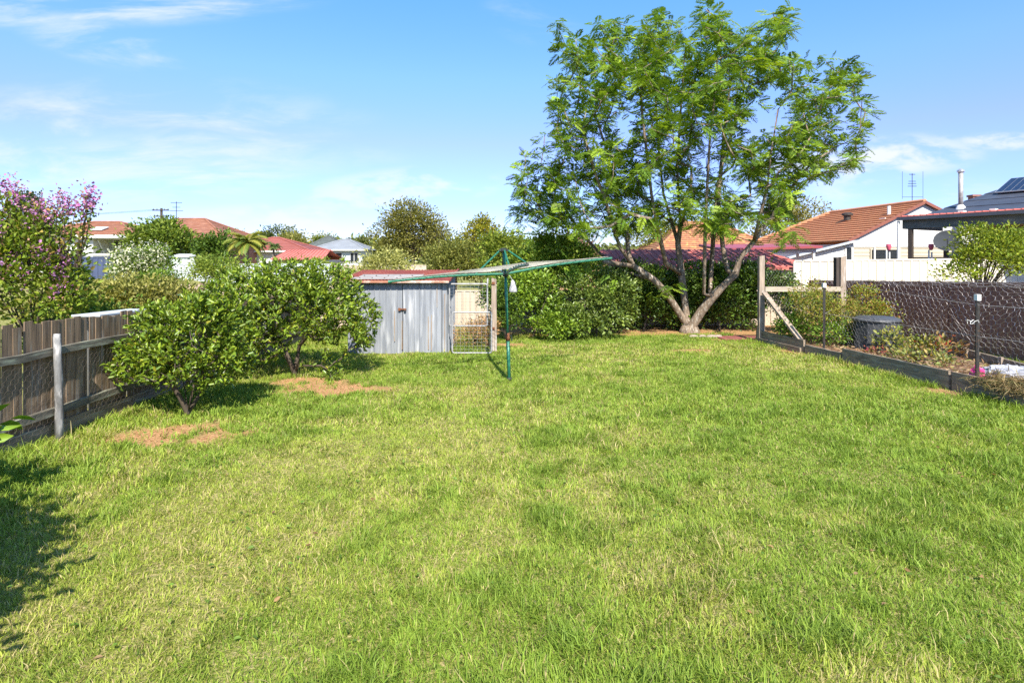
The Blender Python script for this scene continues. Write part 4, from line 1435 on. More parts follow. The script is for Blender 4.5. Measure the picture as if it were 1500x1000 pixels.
plant('hedge_shrub', 'dark green shrub behind the timber trellis, right end of the back hedge', 'shrub', (8.2, 16.6, 0),
      [(7.8, 16.5, 0.75, 0.7, 0.5, 0.75), (8.7, 16.7, 0.6, 0.8, 0.5, 0.6), (7.7, 16.6, 1.35, 0.45, 0.4, 0.3), (9.4, 16.9, 0.5, 0.5, 0.4, 0.5), (8.9, 16.29, 0.98, 0.38, 0.26, 0.36), (8.03, 16.79, 1.07, 0.29, 0.26, 0.36), (7.79, 16.27, 1.52, 0.36, 0.29, 0.29), (9.34, 16.56, 0.72, 0.27, 0.25, 0.23), (9.13, 16.37, 0.63, 0.23, 0.22, 0.31), (7.45, 16.34, 1.45, 0.37, 0.25, 0.22), (8.06, 16.56, 0.91, 0.3, 0.23, 0.23)], 80, 5600, 0.09, 0.05, HEDGE, 0.135, 0.03, 10, 'leaf_gloss', HG, fmin=0.68, parts=('stem', 'foliage'))

st = MB()
for (px, py, r) in ((1016, 494, 0.10), (1043, 497, 0.11), (1029, 496, 0.07), (1052, 499, 0.08)):
    p = P(px, py, 15.6)
    o = MB()
    for _ in range(1):
        prof = [(r * 0.7, -0.03), (r, 0.02), (r * 0.8, 0.06), (r * 0.35, 0.075)]
        o.lathe((p.x, p.y, 0), prof, 9, 1.3 + 0.3 * random.random(), 0.8)
    so_ = o.build('rock', M['stone'], None, (p.x, p.y, 0))
    tag(so_, 'small pinkish edging stone in the grass below the jacaranda', 'stone', 'edging stones at the jacaranda foot')
pv = MB()
for i in range(5):
    for j in range(3):
        pv.box((5.60 + i * 0.235, 14.98 + j * 0.25, -0.02), (5.60 + i * 0.235 + 0.228, 14.98 + j * 0.25 + 0.243, 0.028 + random.uniform(0, 0.006)))
tag(pv.build('paved_pad', M['paver'], None, (6.1, 15.3, 0)), 'small red brick paved pad between the jacaranda and the garden bed', 'paving')


# ------------------------------------------------------------------ vegetable bed on the right
def bed():
    so = MB()
    n = 26
    ys = np.linspace(7.4, 14.75, n)
    V = []
    for y in ys:
        for t in np.linspace(0, 1, 10):
            x0, x1 = bed_x(y) + 0.04, 8.75 + (y - 9.7) * 0.2
            x = x0 + (x1 - x0) * t
            V.append((x, y, 0.17 + 0.05 * mnoise.noise((x * 2, y * 2, 0)) + 0.03 * mnoise.noise((x * 7, y * 7, 1))))
    so.v = V
    for i in range(n - 1):
        for k in range(9):
            a = i * 10 + k
            so.f.append((a, a + 1, a + 11, a + 10))
    o = so.build('garden_soil', M['soil'], None, (7.6, 11, 0), smooth=True)
    tag(o, kind='structure')
    # lawn side sleepers, end to end
    cuts = [(14.85, 12.95, 0.30, 'darkest upper timber sleeper at the far corner of the garden bed, under the frame post', 'slp'),
            (12.9, 11.78, 0.20, 'low timber sleeper in the garden bed edge, dipping in front of the thin black picket', 'x'),
            (11.72, 9.3, 0.30, 'long timber sleeper in the garden bed edge beside the black bin', 'x'),
            (9.24, 7.2, 0.30, 'timber sleeper at the near end of the garden bed edge, below the white bag', 'x')]
    for a, b, h, lab, _ in cuts:
        p0, p1 = Vector((bed_x(a), a, 0)), Vector((bed_x(b), b, 0))
        d = (p1 - p0)
        mb = MB()
        m = 7
        for k in range(m):
            q0, q1 = p0 + d * (k / m), p0 + d * ((k + 1) / m)
            w0, w1 = 0.003 * math.sin(k * 2.1), 0.003 * math.sin((k + 1) * 2.1)
            mb.hexa([(q0.x - 0.025 + w0, q0.y, -0.05), (q0.x + 0.03, q0.y, -0.05), (q1.x + 0.03, q1.y, -0.05), (q1.x - 0.025 + w1, q1.y, -0.05),
                     (q0.x - 0.025 + w0, q0.y, h + w0), (q0.x + 0.03, q0.y, h + w0), (q1.x + 0.03, q1.y, h + w1), (q1.x - 0.025 + w1, q1.y, h + w1)])
        tag(mb.build('timber_sleeper', M['sleeper'], None, (p0.lerp(p1, .5).x, p0.lerp(p1, .5).y, 0)), lab, 'sleeper', 'sleepers edging the garden bed')
    p0, p1 = Vector((bed_x(14.8) - 0.055, 14.8, 0)), Vector((bed_x(13.0) - 0.055, 13.0, 0))
    tag(MB().beam((p0.x, p0.y, 0.05), (p1.x, p1.y, 0.05), 0.04, 0.13).build('timber_sleeper', M['sleeper'], None, (p0.x, 13.9, 0)), 'lower timber sleeper lying on the grass below the far corner of the bed', 'sleeper', 'sleepers edging the garden bed')
    for a, b, lab in (((9.35, 12.7), (9.05, 11.0), 'dark back sleeper of the garden bed behind the dry plants'), ((9.04, 10.95), (8.55, 8.4), 'dark back sleeper of the garden bed behind the white bag')):
        r = MB().beam((a[0], a[1], 0.22), (b[0], b[1], 0.22), 0.05, 0.22)
        r.build('board', M['sleeper'], tag_thing := thing('timber_sleeper', ((a[0] + b[0]) / 2, (a[1] + b[1]) / 2, 0), lab, 'sleeper', 'sleepers edging the garden bed'))
        for f in (0.25, 0.8):
            q = Vector((a[0], a[1], 0)).lerp(Vector((b[0], b[1], 0)), f)
            MB().box((q.x - 0.08, q.y - 0.035, 0), (q.x - 0.032, q.y + 0.035, 0.36)).build('stake', M['post_wood'], tag_thing)


bed()


def frame():
    root = thing('garden_trellis', (7.4, 14.65, 0), 'weathered timber frame of two posts, rail and diagonal brace beside the bed plants', 'trellis')
    for (x, zt) in ((6.43, 2.22), (8.52, 2.20)):
        MB().hexa([(x - 0.075, 14.62, -0.05), (x + 0.07, 14.62, -0.05), (x + 0.07, 14.74, -0.05), (x - 0.075, 14.74, -0.05),
                   (x - 0.065, 14.62, zt), (x + 0.065, 14.62, zt + 0.02), (x + 0.065, 14.74, zt), (x - 0.065, 14.74, zt)]).build('post', M['post_wood'], root)
    MB().box((8.36, 14.66, 0), (8.44, 14.80, 2.19)).build('post', M['dark_wood'], root)  # dark upright standing for the shaded side of the right post
    MB().box((6.505, 14.60, 1.31), (8.45, 14.655, 1.435)).build('rail', mat('rail_pale', (0.44, 0.37, 0.28), (0.30, 0.25, 0.19), (3, 14, 14), 0.9, bump=0.5), root)
    b = bed_x(13.1)
    MB().beam((6.45, 14.55, 1.28), (b + 0.03, 13.15, 0.28), 0.055, 0.12, (1, 0, 0)).build('brace', M['post_wood'], root)
    netting((6.50, 14.60, 0.3), (1, 0, 0), (0, 0, 1), 1.95, 0.98, 0.085, 0.06, 0.0021, 0.03, 11).build('wire_netting', M['wire_thin'], root)
    netting((6.50, 14.63, 1.45), (1, 0, -0.02), (0, 0, 1), 1.0, 0.42, 0.085, 0.06, 0.0021, 0.04, 17).build('wire_netting', M['wire_thin'], root)


frame()


def picket(x, y, zt, label):
    root = thing('star_picket', (x, y, 0), label, 'picket', 'black steel pickets with white caps')
    s = MB()
    for k in range(3):
        a = math.radians(90 + 120 * k)
        s.beam((x + 0.012 * math.cos(a), y + 0.012 * math.sin(a), -0.05), (x + 0.012 * math.cos(a) + 0.012, y + 0.012 * math.sin(a), zt), 0.007 if k else 0.012, 0.036, (math.cos(a), math.sin(a), 0))
    s.build('shaft', M['black_steel'], root)
    MB().box((x - 0.03 + 0.012, y - 0.035, zt - 0.05), (x + 0.042, y + 0.035, zt + 0.045)).build('cap', M['cap_white'], root)
    return root


picket(6.79, 12.4, 1.57, 'thin black steel picket with white cap among the far bed plants')
pk2 = picket(7.27, 8.9, 1.53, 'black steel picket with white cap beside the white bag')
MB().tube([(7.23 + 0.045 * math.cos(a * 0.8) * (1 + 0.3 * (a % 3)), 8.86 + 0.01 * a, 1.14 + 0.035 * math.sin(a * 1.3)) for a in range(14)], 0.0045, 4).build('wire_tie', M['cap_white'], pk2)

# netting along the picket line and over the brown fence, with two straining wires
pd = (Vector((7.62, 6.8, 0)) - Vector((6.79, 12.4, 0)))
tag(netting((6.82, 12.3, 0.30), pd, (0, 0, 1), pd.length, 0.72, 0.11, 0.07, 0.0013, 0.05, 23).build('wire_netting', M['wire_thin'], None, (7.2, 9.6, 0.3)), 'thin sagging wire netting strung between the black pickets', 'netting')
fd = Vector((10.66 - 10.05, 6.6 - 18.9, 0))
tag(netting((9.88, 18.6, 0.30), fd, (0, 0, 1), 12.0, 1.42, 0.165, 0.095, 0.0033, 0.075, 31).build('wire_netting', M['wire'], None, (10.3, 12, 0.3)), 'pale hexagonal wire netting hung loosely over the dark brown fence', 'netting')
top = MB()
for s in range(7):
    pts = []
    for k in range(60):
        f = k / 59
        q = Vector((9.90 + 0.63 * f, 18.6 - 12 * f, 0))
        pts.append((q.x - 0.05 + 0.10 * mnoise.noise((k * 0.5, s * 3.1, 0)), q.y, 1.62 + 0.12 * f - 0.2 * (1 - f) + 0.09 * mnoise.noise((k * 0.35, s * 5.7, 2)) + 0.02 * s - 0.05))
    top.tube(pts, 0.004, 3, False)
tag(top.build('wire_roll', M['wire'], None, (10.3, 12, 1.6)), 'bunched roll of wire along the top of the netting on the brown fence', 'wire')
wr = MB()
for z in (1.43, 0.95):
    wr.tube([(8.5, 14.6, z + 0.05), (6.81, 12.4, z), (7.28, 8.9, z - 0.03), (7.6, 6.6, z)] if z < 1 else [(8.5, 14.6, z + 0.07), (7.28, 8.9, z - 0.02), (7.62, 6.6, z)], 0.0032, 4)
tag(wr.build('straining_wire', M['wire'], None, (7.3, 9, 1)), 'two taut straining wires running past the pickets from the timber frame', 'wire')


def compost():
    c = P(1284, 505, 12.5)
    c.z = 0.12
    root = thing('compost_bin', c, 'large dark grey plastic compost bin with flat lid in the garden bed', 'bin')
    prof = [(0.50, 0.0), (0.49, 0.1), (0.44, 0.60), (0.435, 0.66)]
    MB().lathe(c, prof, 10).build('body', M['bin_black'], root, smooth=False)
    MB().lathe(c + Vector((0, 0, 0.664)), [(0.455, 0.0), (0.465, 0.02), (0.455, 0.05), (0.37, 0.09), (0.14, 0.105)], 28).build('lid', mat('bin_lid', (0.07, 0.072, 0.08), (0.05, 0.052, 0.058), (8, 8, 8), 0.45), root, smooth=False)
    rb = MB()
    for k in range(0):
        a = 2 * math.pi * k / 14
        rb.beam((c.x + 0.54 * math.cos(a), c.y + 0.54 * math.sin(a), c.z + 0.03), (c.x + 0.478 * math.cos(a), c.y + 0.478 * math.sin(a), c.z + 0.64), 0.03, 0.02)


compost()


def bag():
    c = P(1464, 549, 9.05)
    c.z = 0.22
    root = thing('plastic_bag', c, 'crumpled white and grey plastic sack with a pink end lying on the bed edge', 'bag')

    def lump(cx, cy, cz, rx, ry, rz, seed, n=22, m=12):
        mb = MB()
        for i in range(m + 1):
            ph = math.pi * i / m
            for k in range(n):
                a = 2 * math.pi * k / n
                d = Vector((math.sin(ph) * math.cos(a), math.sin(ph) * math.sin(a), math.cos(ph)))
                r = 1 + 0.45 * mnoise.noise(d * 2.1 + Vector((seed, 0, 0))) + 0.45 * abs(mnoise.noise(d * 4.7 + Vector((seed, 3, 0)))) + 0.09 * mnoise.noise(d * 11 + Vector((seed, 5, 0)))
                mb.v.append((cx + d.x * rx * r, cy + d.y * ry * r, max(cz + d.z * rz * r, 0.16)))
        for i in range(m):
            for k in range(n):
                k2 = (k + 1) % n
                mb.f.append((i * n + k, (i + 1) * n + k, (i + 1) * n + k2, i * n + k2))
        return mb
    lump(c.x + 0.14, c.y, 0.27, 0.40, 0.22, 0.13, 1.7, 34, 18).build('sack', M['plastic_bag'], root)
    q = P(1432, 546, 9.0)
    lump(q.x, q.y, 0.29, 0.085, 0.09, 0.12, 4.2, 18, 10).build('pink_end', M['pink'], root)


bag()


def straw():
    c = P(1482, 566, 8.35)
    n = 1500
    pos = np.array((c.x, c.y, 0.30)) + rng.normal(0, 1, (n, 3)) * np.array([0.16, 0.22, 0.055])
    pos[:, 2] = np.maximum(pos[:, 2], 0.1)
    D = unit(rng.normal(0, 1, (n, 3)) * np.array([1, 1, 0.4]))
    L = rng.uniform(0.06, 0.2, n)
    cols = palette(n, [(0.40, 0.30, 0.15), (0.30, 0.21, 0.11), (0.24, 0.22, 0.09)], gain=(1.1, 1.1, 1.1))
    o = np_mesh('straw_heap', leaf_verts(pos, D, L, 0.005), LEAFPAT, M['straw'], cols, None, (c.x, c.y, 0.2))
    tag(o, 'heap of dry straw and pulled weeds on the near sleeper', 'straw')


straw()
BEDP = [(0.125, 0.165, 0.030), (0.09, 0.13, 0.022), (0.19, 0.20, 0.045), (0.20, 0.14, 0.06)]
plant('bed_shrub', 'tall loose yellow green shrub growing against the timber frame in the bed', 'plant', (7.35, 13.4, 0.15),
      [(7.2, 13.4, 0.85, 0.50, 0.5, 0.62), (7.75, 13.3, 0.75, 0.5, 0.45, 0.5), (7.1, 13.6, 1.25, 0.35, 0.4, 0.35)], 120, 4200, 0.055, 0.026, BEDP, 0.12, 0.014, 18, parts=('stem', 'foliage'))
plant('bed_shrub', 'green shrub low behind the brace of the timber frame', 'plant', (6.95, 14.1, 0.15),
      [(6.9, 14.0, 0.45, 0.35, 0.4, 0.32), (7.4, 13.0, 0.42, 0.45, 0.35, 0.28)], 70, 2500, 0.07, 0.036, [(0.075, 0.15, 0.022), (0.055, 0.11, 0.018), (0.12, 0.19, 0.03)], 0.11, 0.012, 12, parts=('stem', 'foliage'))
plant('rose_bush', 'red tipped bush with orange leaves beside the right frame post', 'plant', (8.45, 13.6, 0.15),
      [(8.45, 13.6, 1.05, 0.36, 0.36, 0.5), (8.75, 13.5, 0.8, 0.3, 0.3, 0.3)], 60, 1700, 0.055, 0.030, [(0.11, 0.16, 0.025), (0.14, 0.17, 0.035), (0.22, 0.09, 0.04), (0.18, 0.14, 0.04)], 0.10, 0.012, 14, weights=[0.45, 0.28, 0.15, 0.12], parts=('stem', 'foliage'))
plant('vegetable_plant', 'yellowing leafy vegetable plant in front of the compost bin', 'plant', (8.0, 11.7, 0.18),
      [(7.95, 11.8, 0.42, 0.32, 0.25, 0.25), (8.35, 11.6, 0.32, 0.35, 0.25, 0.15)], 34, 480, 0.085, 0.05, [(0.13, 0.16, 0.04), (0.17, 0.17, 0.05), (0.09, 0.13, 0.03)], 0.10, 0.01, 12, parts=('stem', 'foliage'))
plant('vegetable_plant', 'low grey green vegetable plant behind the long sleeper', 'plant', (7.65, 10.9, 0.18),
      [(7.6, 11.0, 0.24, 0.30, 0.35, 0.08), (7.95, 10.7, 0.24, 0.3, 0.3, 0.08)], 26, 330, 0.085, 0.05, [(0.12, 0.17, 0.06), (0.17, 0.20, 0.07), (0.16, 0.12, 0.05)], 0.08, 0.01, 8, parts=('stem', 'foliage'))
plant('vegetable_plant', 'red leaved withered plant with reddish stems near the back sleeper', 'plant', (8.65, 11.4, 0.18),
      [(8.6, 11.4, 0.36, 0.42, 0.3, 0.2)], 22, 170, 0.11, 0.05, [(0.14, 0.08, 0.05), (0.17, 0.13, 0.06), (0.11, 0.14, 0.04), (0.26, 0.04, 0.03)], 0.09, 0.012, 16, weights=[0.35, 0.3, 0.25, 0.1], parts=('stem', 'foliage'))
plant('vegetable_plant', 'small crimson leafed plant between the bin and the sleeper', 'plant', (7.5, 11.75, 0.18),
      [(7.5, 11.75, 0.22, 0.22, 0.2, 0.05)], 12, 90, 0.07, 0.04, [(0.17, 0.03, 0.05), (0.20, 0.09, 0.07), (0.10, 0.10, 0.03)], 0.06, 0.008, 8, parts=('stem', 'foliage'))


def litter():
    n = 2600
    y = rng.uniform(7.6, 14.6, n)
    x = np.array([bed_x(v) for v in y]) + 0.1 + rng.random(n) * 1.9
    pos = np.stack([x, y, 0.19 + rng.random(n) * 0.03], 1)
    D = unit(np.stack([rng.normal(0, 1, n), rng.normal(0, 1, n), rng.normal(0.1, 0.2, n)], 1))
    L = rng.uniform(0.04, 0.13, n)
    cols = palette(n, [(0.34, 0.22, 0.12), (0.26, 0.14, 0.07), (0.15, 0.18, 0.04), (0.40, 0.30, 0.18)], gain=(1.1, 1.1, 1.1))
    tag(np_mesh('leaf_litter', leaf_verts(pos, D, L, L * 0.22), LEAFPAT, M['straw'], cols, None, (7.6, 11, 0.2)), 'dry leaf litter and weeds scattered over the bed soil', 'litter', kind='stuff')


litter()
plant('dry_weeds', 'tangled brown dry weeds behind the lower mesh gate panel', 'weeds', (-0.95, 13.9, 0),
      [(-1.05, 14.0, 0.28, 0.35, 0.4, 0.28), (-0.7, 14.2, 0.35, 0.3, 0.4, 0.30)], 60, 1500, 0.10, 0.016, [(0.34, 0.22, 0.12), (0.24, 0.15, 0.09), (0.16, 0.15, 0.06)], 0.11, 0.01, 26, 'straw', parts=('stem', 'foliage'))
plant('creeping_shrub', 'dark leafy sprays reaching across behind the mesh gate', 'shrub', (-0.15, 15.0, 0),
      [(-0.35, 15.0, 1.15, 0.35, 0.4, 0.5), (-0.1, 15.0, 0.6, 0.35, 0.4, 0.5), (-0.62, 14.9, 1.15, 0.3, 0.25, 0.18)], 60, 2400, 0.08, 0.045, HEDGE, 0.12, 0.02, 10, parts=('stem', 'foliage'))
plant('small_tree', 'thin leafed young tree between the brown fence and the cream fence', 'tree', (12.6, 15.4, 0),
      [(13.0, 15.4, 2.15, 0.90, 0.8, 0.62), (12.5, 15.4, 2.75, 0.35, 0.4, 0.35), (13.3, 15.4, 2.35, 0.75, 0.6, 0.6), (12.1, 15.4, 1.75, 0.5, 0.5, 0.2), (13.0, 15.4, 2.6, .35, .35, .35)],
      190, 6200, 0.085, 0.048, [(0.115, 0.17, 0.026), (0.08, 0.13, 0.02), (0.17, 0.21, 0.035)], 0.15, 0.035, 40, 'leaf', trunk_top=0.5)


# ------------------------------------------------------------------ houses
def hip(x0, x1, y0, y1, ze, zr, inset, n=10, step=0.03, inset1=None):
    ym = (y0 + y1) / 2
    i1 = inset if inset1 is None else inset1
    ra, rb = (x0 + inset, ym, zr), (x1 - i1, ym, zr)
    mb = MB()
    mb.courses((x0, y0, ze), (x1, y0, ze), rb, ra, n, step)
    mb.courses((x1, y0, ze), (x1, y1, ze), rb, rb, n, step)
    mb.courses((x1, y1, ze), (x0, y1, ze), ra, rb, n, step)
    mb.courses((x0, y1, ze), (x0, y0, ze), ra, ra, n, step)
    up = Vector((0, 0, 0.05))
    for a, b in ((ra, rb), ((x0, y0, ze), ra), ((x1, y0, ze), rb), ((x1, y1, ze), rb), ((x0, y1, ze), ra)):
        if (Vector(a) - Vector(b)).length > 0.05:
            mb.tube([Vector(a) + up, Vector(b) + up], 0.09, 6)
    return mb


def window(root, x, y, z, w, h, frame='white_paint', mull=1, thick=0.06):
    """window in a wall facing -Y"""
    f = MB()
    t = 0.06
    f.box((x - w / 2, y - thick, z), (x - w / 2 + t, y, z + h)).box((x + w / 2 - t, y - thick, z), (x + w / 2, y, z + h))
    f.box((x - w / 2 + t, y - thick, z), (x + w / 2 - t, y, z + t)).box((x - w / 2 + t, y - thick, z + h - t), (x + w / 2 - t, y, z + h))
    for k in range(mull):
        xx = x - w / 2 + w * (k + 1) / (mull + 1)
        f.box((xx - t / 2, y - thick * 0.9, z + t), (xx + t / 2, y, z + h - t))
    fo = f.build('window', M[frame], root)
    MB().box((x - w / 2 + t, y - thick * 0.35, z + t), (x + w / 2 - t, y - 0.004, z + h - t)).build('pane', M['glass'], fo)


def boards(mb, p0, p1, z0, z1, h=0.18, nrm=(0, -1, 0), ztop=None):
    """lapped weatherboards between p0 and p1"""
    p0, p1, nrm = Vector(p0), Vector(p1), Vector(nrm)
    z = z0
    while z < z1 - 0.01:
        zt = min(z + h, z1)
        a, b = Vector((p0.x, p0.y, z)) + nrm * 0.028, Vector((p1.x, p1.y, z)) + nrm * 0.028
        c, d = Vector((p1.x, p1.y, zt)) + nrm * 0.006, Vector((p0.x, p0.y, zt)) + nrm * 0.006
        a2, b2 = Vector((p0.x, p0.y, z)), Vector((p1.x, p1.y, z))
        c2, d2 = Vector((p1.x, p1.y, zt)), Vector((p0.x, p0.y, zt))
        mb.hexa([a, b, b2, a2, d, c, c2, d2])
        z = zt
    return mb


def tiled_house():
    root = thing('tiled_house', (19, 32, 0), 'white gabled house with stepped orange terracotta tile roof behind the cream fence', 'house')
    a = Vector((-0.13, 0.9915, 0))
    g0, ap = Vector((16.45, 28, 3.07)), Vector((20.2, 28.0, 4.97))
    g1 = Vector((23.95, 28.0, 3.07))
    rl, el = 6.6, 9.3
    # walls
    w = MB()
    boards(w, (16.7, 28.0, 0), (23.7, 28.0, 0), 0.0, 2.78)
    w.build('wall', M['cream_board'], root)
    gb = MB()
    gb.hexa([(16.55, 27.94, 2.78), (23.85, 27.94, 2.78), (23.85, 28.1, 2.78), (16.55, 28.1, 2.78), (16.55, 27.94, 2.98), (23.85, 27.94, 2.98), (23.85, 28.1, 2.98), (16.55, 28.1, 2.98)])
    gb.poly([(16.45, 27.94, 2.985), (23.95, 27.94, 2.985), (20.2, 27.94, 4.90)])
    gb.poly([(23.95, 28.05, 2.985), (16.45, 28.05, 2.985), (20.2, 28.05, 4.90)])
    gb.build('gable', M['white_board'], root)
    sw = MB()
    q0, q1 = Vector((16.7, 28.06, 0)), Vector((16.7, 28.06, 0)) + a * 8.6
    boards(sw, q0, q1, 0.0, 2.95, nrm=(-1, 0, 0))
    sw.build('wall', M['white_board'], root)
    # stepped tile roof with hipped far end
    r = MB()
    gl = g0 + Vector((0, -0.18, 0))
    apf = ap + Vector((0, -0.18, 0.0))
    r.courses(gl + a * el, gl, apf, ap + a * rl, 15, 0.075)
    r.courses(g1 + Vector((0, -0.18, 0)), g1 + a * el, ap + a * rl, apf, 17, 0.045)
    r.courses(g1 + a * el, gl + a * el, ap + a * rl, ap + a * rl, 17, 0.045)
    up = Vector((0, 0, 0.06))
    r.tube([apf + up, ap + a * rl + up], 0.10, 6).tube([ap + a * rl + up, gl + a * el + up], 0.10, 6)
    roof = r.build('roof', M['tile'], root)
    bt = MB()
    bt.beam(gl + Vector((0, -0.03, 0.0)), apf + Vector((0, -0.03, 0.0)), 0.06, 0.13).beam(apf + Vector((0, -0.03, 0)), g1 + Vector((0, -0.21, 0)), 0.06, 0.13)
    bt.build('barge_tiles', mat('barge_tile', (0.25, 0.09, 0.06), (0.20, 0.07, 0.05), (4, 4, 4), 0.8), roof)
    v = P(1247, 312, 31)
    mb = MB().lathe((v.x - 0.1, 31.2, 4.32), [(0.17, 0), (0.17, 0.25), (0.27, 0.27), (0.27, 0.36), (0.15, 0.42)], 12)
    mb.build('roof_vent', M['black_steel'], roof)
    pz = MB().tube([(18.95, 28.6, 4.1), (18.95, 28.6, 4.85)], 0.085, 10).box((18.55, 28.3, 4.16), (19.05, 28.75, 4.24))
    pz.build('flue', M['white_paint'], roof)
    an = MB()
    b = Vector((20.4, 29.0, 4.75))
    an.tube([b, b + Vector((0, 0, 1.8))], 0.016, 5)
    for k, (zz, ww) in enumerate(((1.15, 0.22), (1.4, 0.18), (1.75, 0.15), (1.28, 0.2))):
        an.tube([b + Vector((-ww, 0, zz)), b + Vector((ww, 0, zz))], 0.016, 4)
    for dx in (-0.5, 0.55):
        an.tube([b + Vector((dx, 0, 0.5)), b + Vector((dx, 0, 1.9))], 0.008, 4)
    an.tube([b + Vector((-0.5, 0, 0.6)), b + Vector((0.55, 0, 0.6))], 0.010, 4)
    an.build('aerial', M['dish_grey'], roof)
    window(root, 18.35, 27.98, 1.75, 1.5, 0.95, 'cream_board', 0)
    MB().tube([(17.78, 27.9, 0), (17.78, 27.9, 2.75)], 0.05, 8).build('downpipe', M['white_paint'], root)
    # skillion wing at the left
    lw = MB()
    zz = 0.0
    n = 16
    x0, x1 = 13.6, 16.55
    for k in range(n):
        za, zb = 2.98 * k / n, 2.98 * (k + 1) / n
        def xs(z):
            return x0 if z < 2.25 else x0 + (x1 - x0) * (z - 2.25) / 0.74
        if xs(za) < x1 - 0.02:
            lw.hexa([(xs(za), 27.55, za), (x1, 27.55, za), (x1, 27.62, za), (xs(za), 27.62, za), (xs(zb), 27.575, zb), (x1, 27.575, zb), (x1, 27.62, zb), (xs(zb), 27.62, zb)])
    lw.build('wing_wall', M['white_board'], root)
    MB().beam((13.3, 27.45, 2.24), (16.6, 27.45, 3.06), 0.35, 0.07, (0, 0, 1)).build('wing_roof', M['grey_fence'], root)
    window(root, 16.3, 27.57, 1.95, 0.36, 0.85, 'white_paint', 0)


tiled_house()


def lowhouse():
    root = thing('tiled_house', (14.2, 45, 0), 'house with mottled orange and yellow tile roof seen through the jacaranda', 'house')
    hip(10.2, 18.8, 40.0, 47.0, 2.85, 5.0, 3.0, 14, 0.05).build('roof', M['tile_patch'], root)
    MB().box((10.7, 40.5, 0), (18.3, 46.5, 2.84)).build('wall', M['white_board'], root)
    MB().box((10.3, 39.9, 2.70), (18.7, 39.98, 2.84)).build('gutter', M['white_paint'], root)


lowhouse()


def redshed():
    root = thing('red_roofed_shed', (7.0, 21, 0), 'long low shed with ribbed red metal roof behind the back hedge', 'shed')
    y0, y1, z0, z1 = 19.9, 22.6, 1.88, 2.52
    x0, x1 = 3.4, 9.9
    mb = MB()
    x = x0
    while x < x1:
        for (a, b, dz) in ((x, x + 0.19, 0.0), (x + 0.192, x + 0.24, 0.035)):
            mb.hexa([(a, y0, z0), (b, y0, z0), (b - (1.0 if b > x1 - 0.3 else 0) * 0, y1, z1), (a, y1, z1), (a, y0, z0 + 0.02 + dz), (b, y0, z0 + 0.02 + dz), (b, y1, z1 + 0.02 + dz), (a, y1, z1 + 0.02 + dz)])
        x += 0.242
    roof = mb.build('roof', M['red_metal'], root)
    # hipped right end slope
    e = MB()
    e.hexa([(x1, y0, z0), (x1 + 1.3, y0 + 0.1, z0 - 0.16), (x1 + 0.25, y1, z1 - 0.1), (x1, y1, z1), (x1, y0, z0 + 0.02), (x1 + 1.3, y0 + 0.1, z0 - 0.14), (x1 + 0.25, y1, z1 - 0.08), (x1, y1, z1 + 0.02)])
    for k in range(5):
        f = (k + 0.5) / 5
        e.beam(Vector((x1, y1, z1 + 0.02)).lerp(Vector((x1, y0, z0 + 0.02)), f), Vector((x1 + 0.25, y1, z1 - 0.07)).lerp(Vector((x1 + 1.3, y0 + 0.1, z0 - 0.13)), f), 0.04, 0.03)
    e.build('roof', M['red_metal'], root)
    MB().box((x0 + 0.1, y0 + 0.1, 0), (x1, y1 - 0.1, z0)).build('wall', M['cream_dusty'], root)
    MB().box((x0, y0 - 0.08, z0 - 0.09), (x1, y0 - 0.005, z0 - 0.005)).build('gutter', M['red_metal'], root)
    r2 = thing('red_roofed_carport', (11.2, 24.5, 0), 'crimson flat metal carport roof below the tiled roof', 'carport')
    MB().hexa([(8.6, 23.4, 2.50), (13.6, 24.9, 2.66), (13.4, 26.6, 2.80), (8.4, 25.6, 2.74), (8.6, 23.4, 2.60), (13.6, 24.9, 2.76), (13.4, 26.6, 2.90), (8.4, 25.6, 2.84)]).build('roof', mat('crimson', (0.30, 0.065, 0.075), (0.26, 0.06, 0.065), (1, 1, 1), 0.5), r2)
    for (x, y) in ((8.8, 23.7), (13.3, 25.1), (13.2, 26.3), (8.6, 25.4)):
        MB().box((x - 0.05, y - 0.05, 0), (x + 0.05, y + 0.05, 2.52)).build('post', M['white_paint'], r2)
    MB().hexa([(8.7, 23.75, 2.36), (13.45, 25.15, 2.46), (13.43, 25.2, 2.46), (8.68, 23.8, 2.36), (8.7, 23.75, 2.50), (13.45, 25.15, 2.655), (13.43, 25.2, 2.655), (8.68, 23.8, 2.50)]).build('fascia', M['grey_fence'], r2)


redshed()


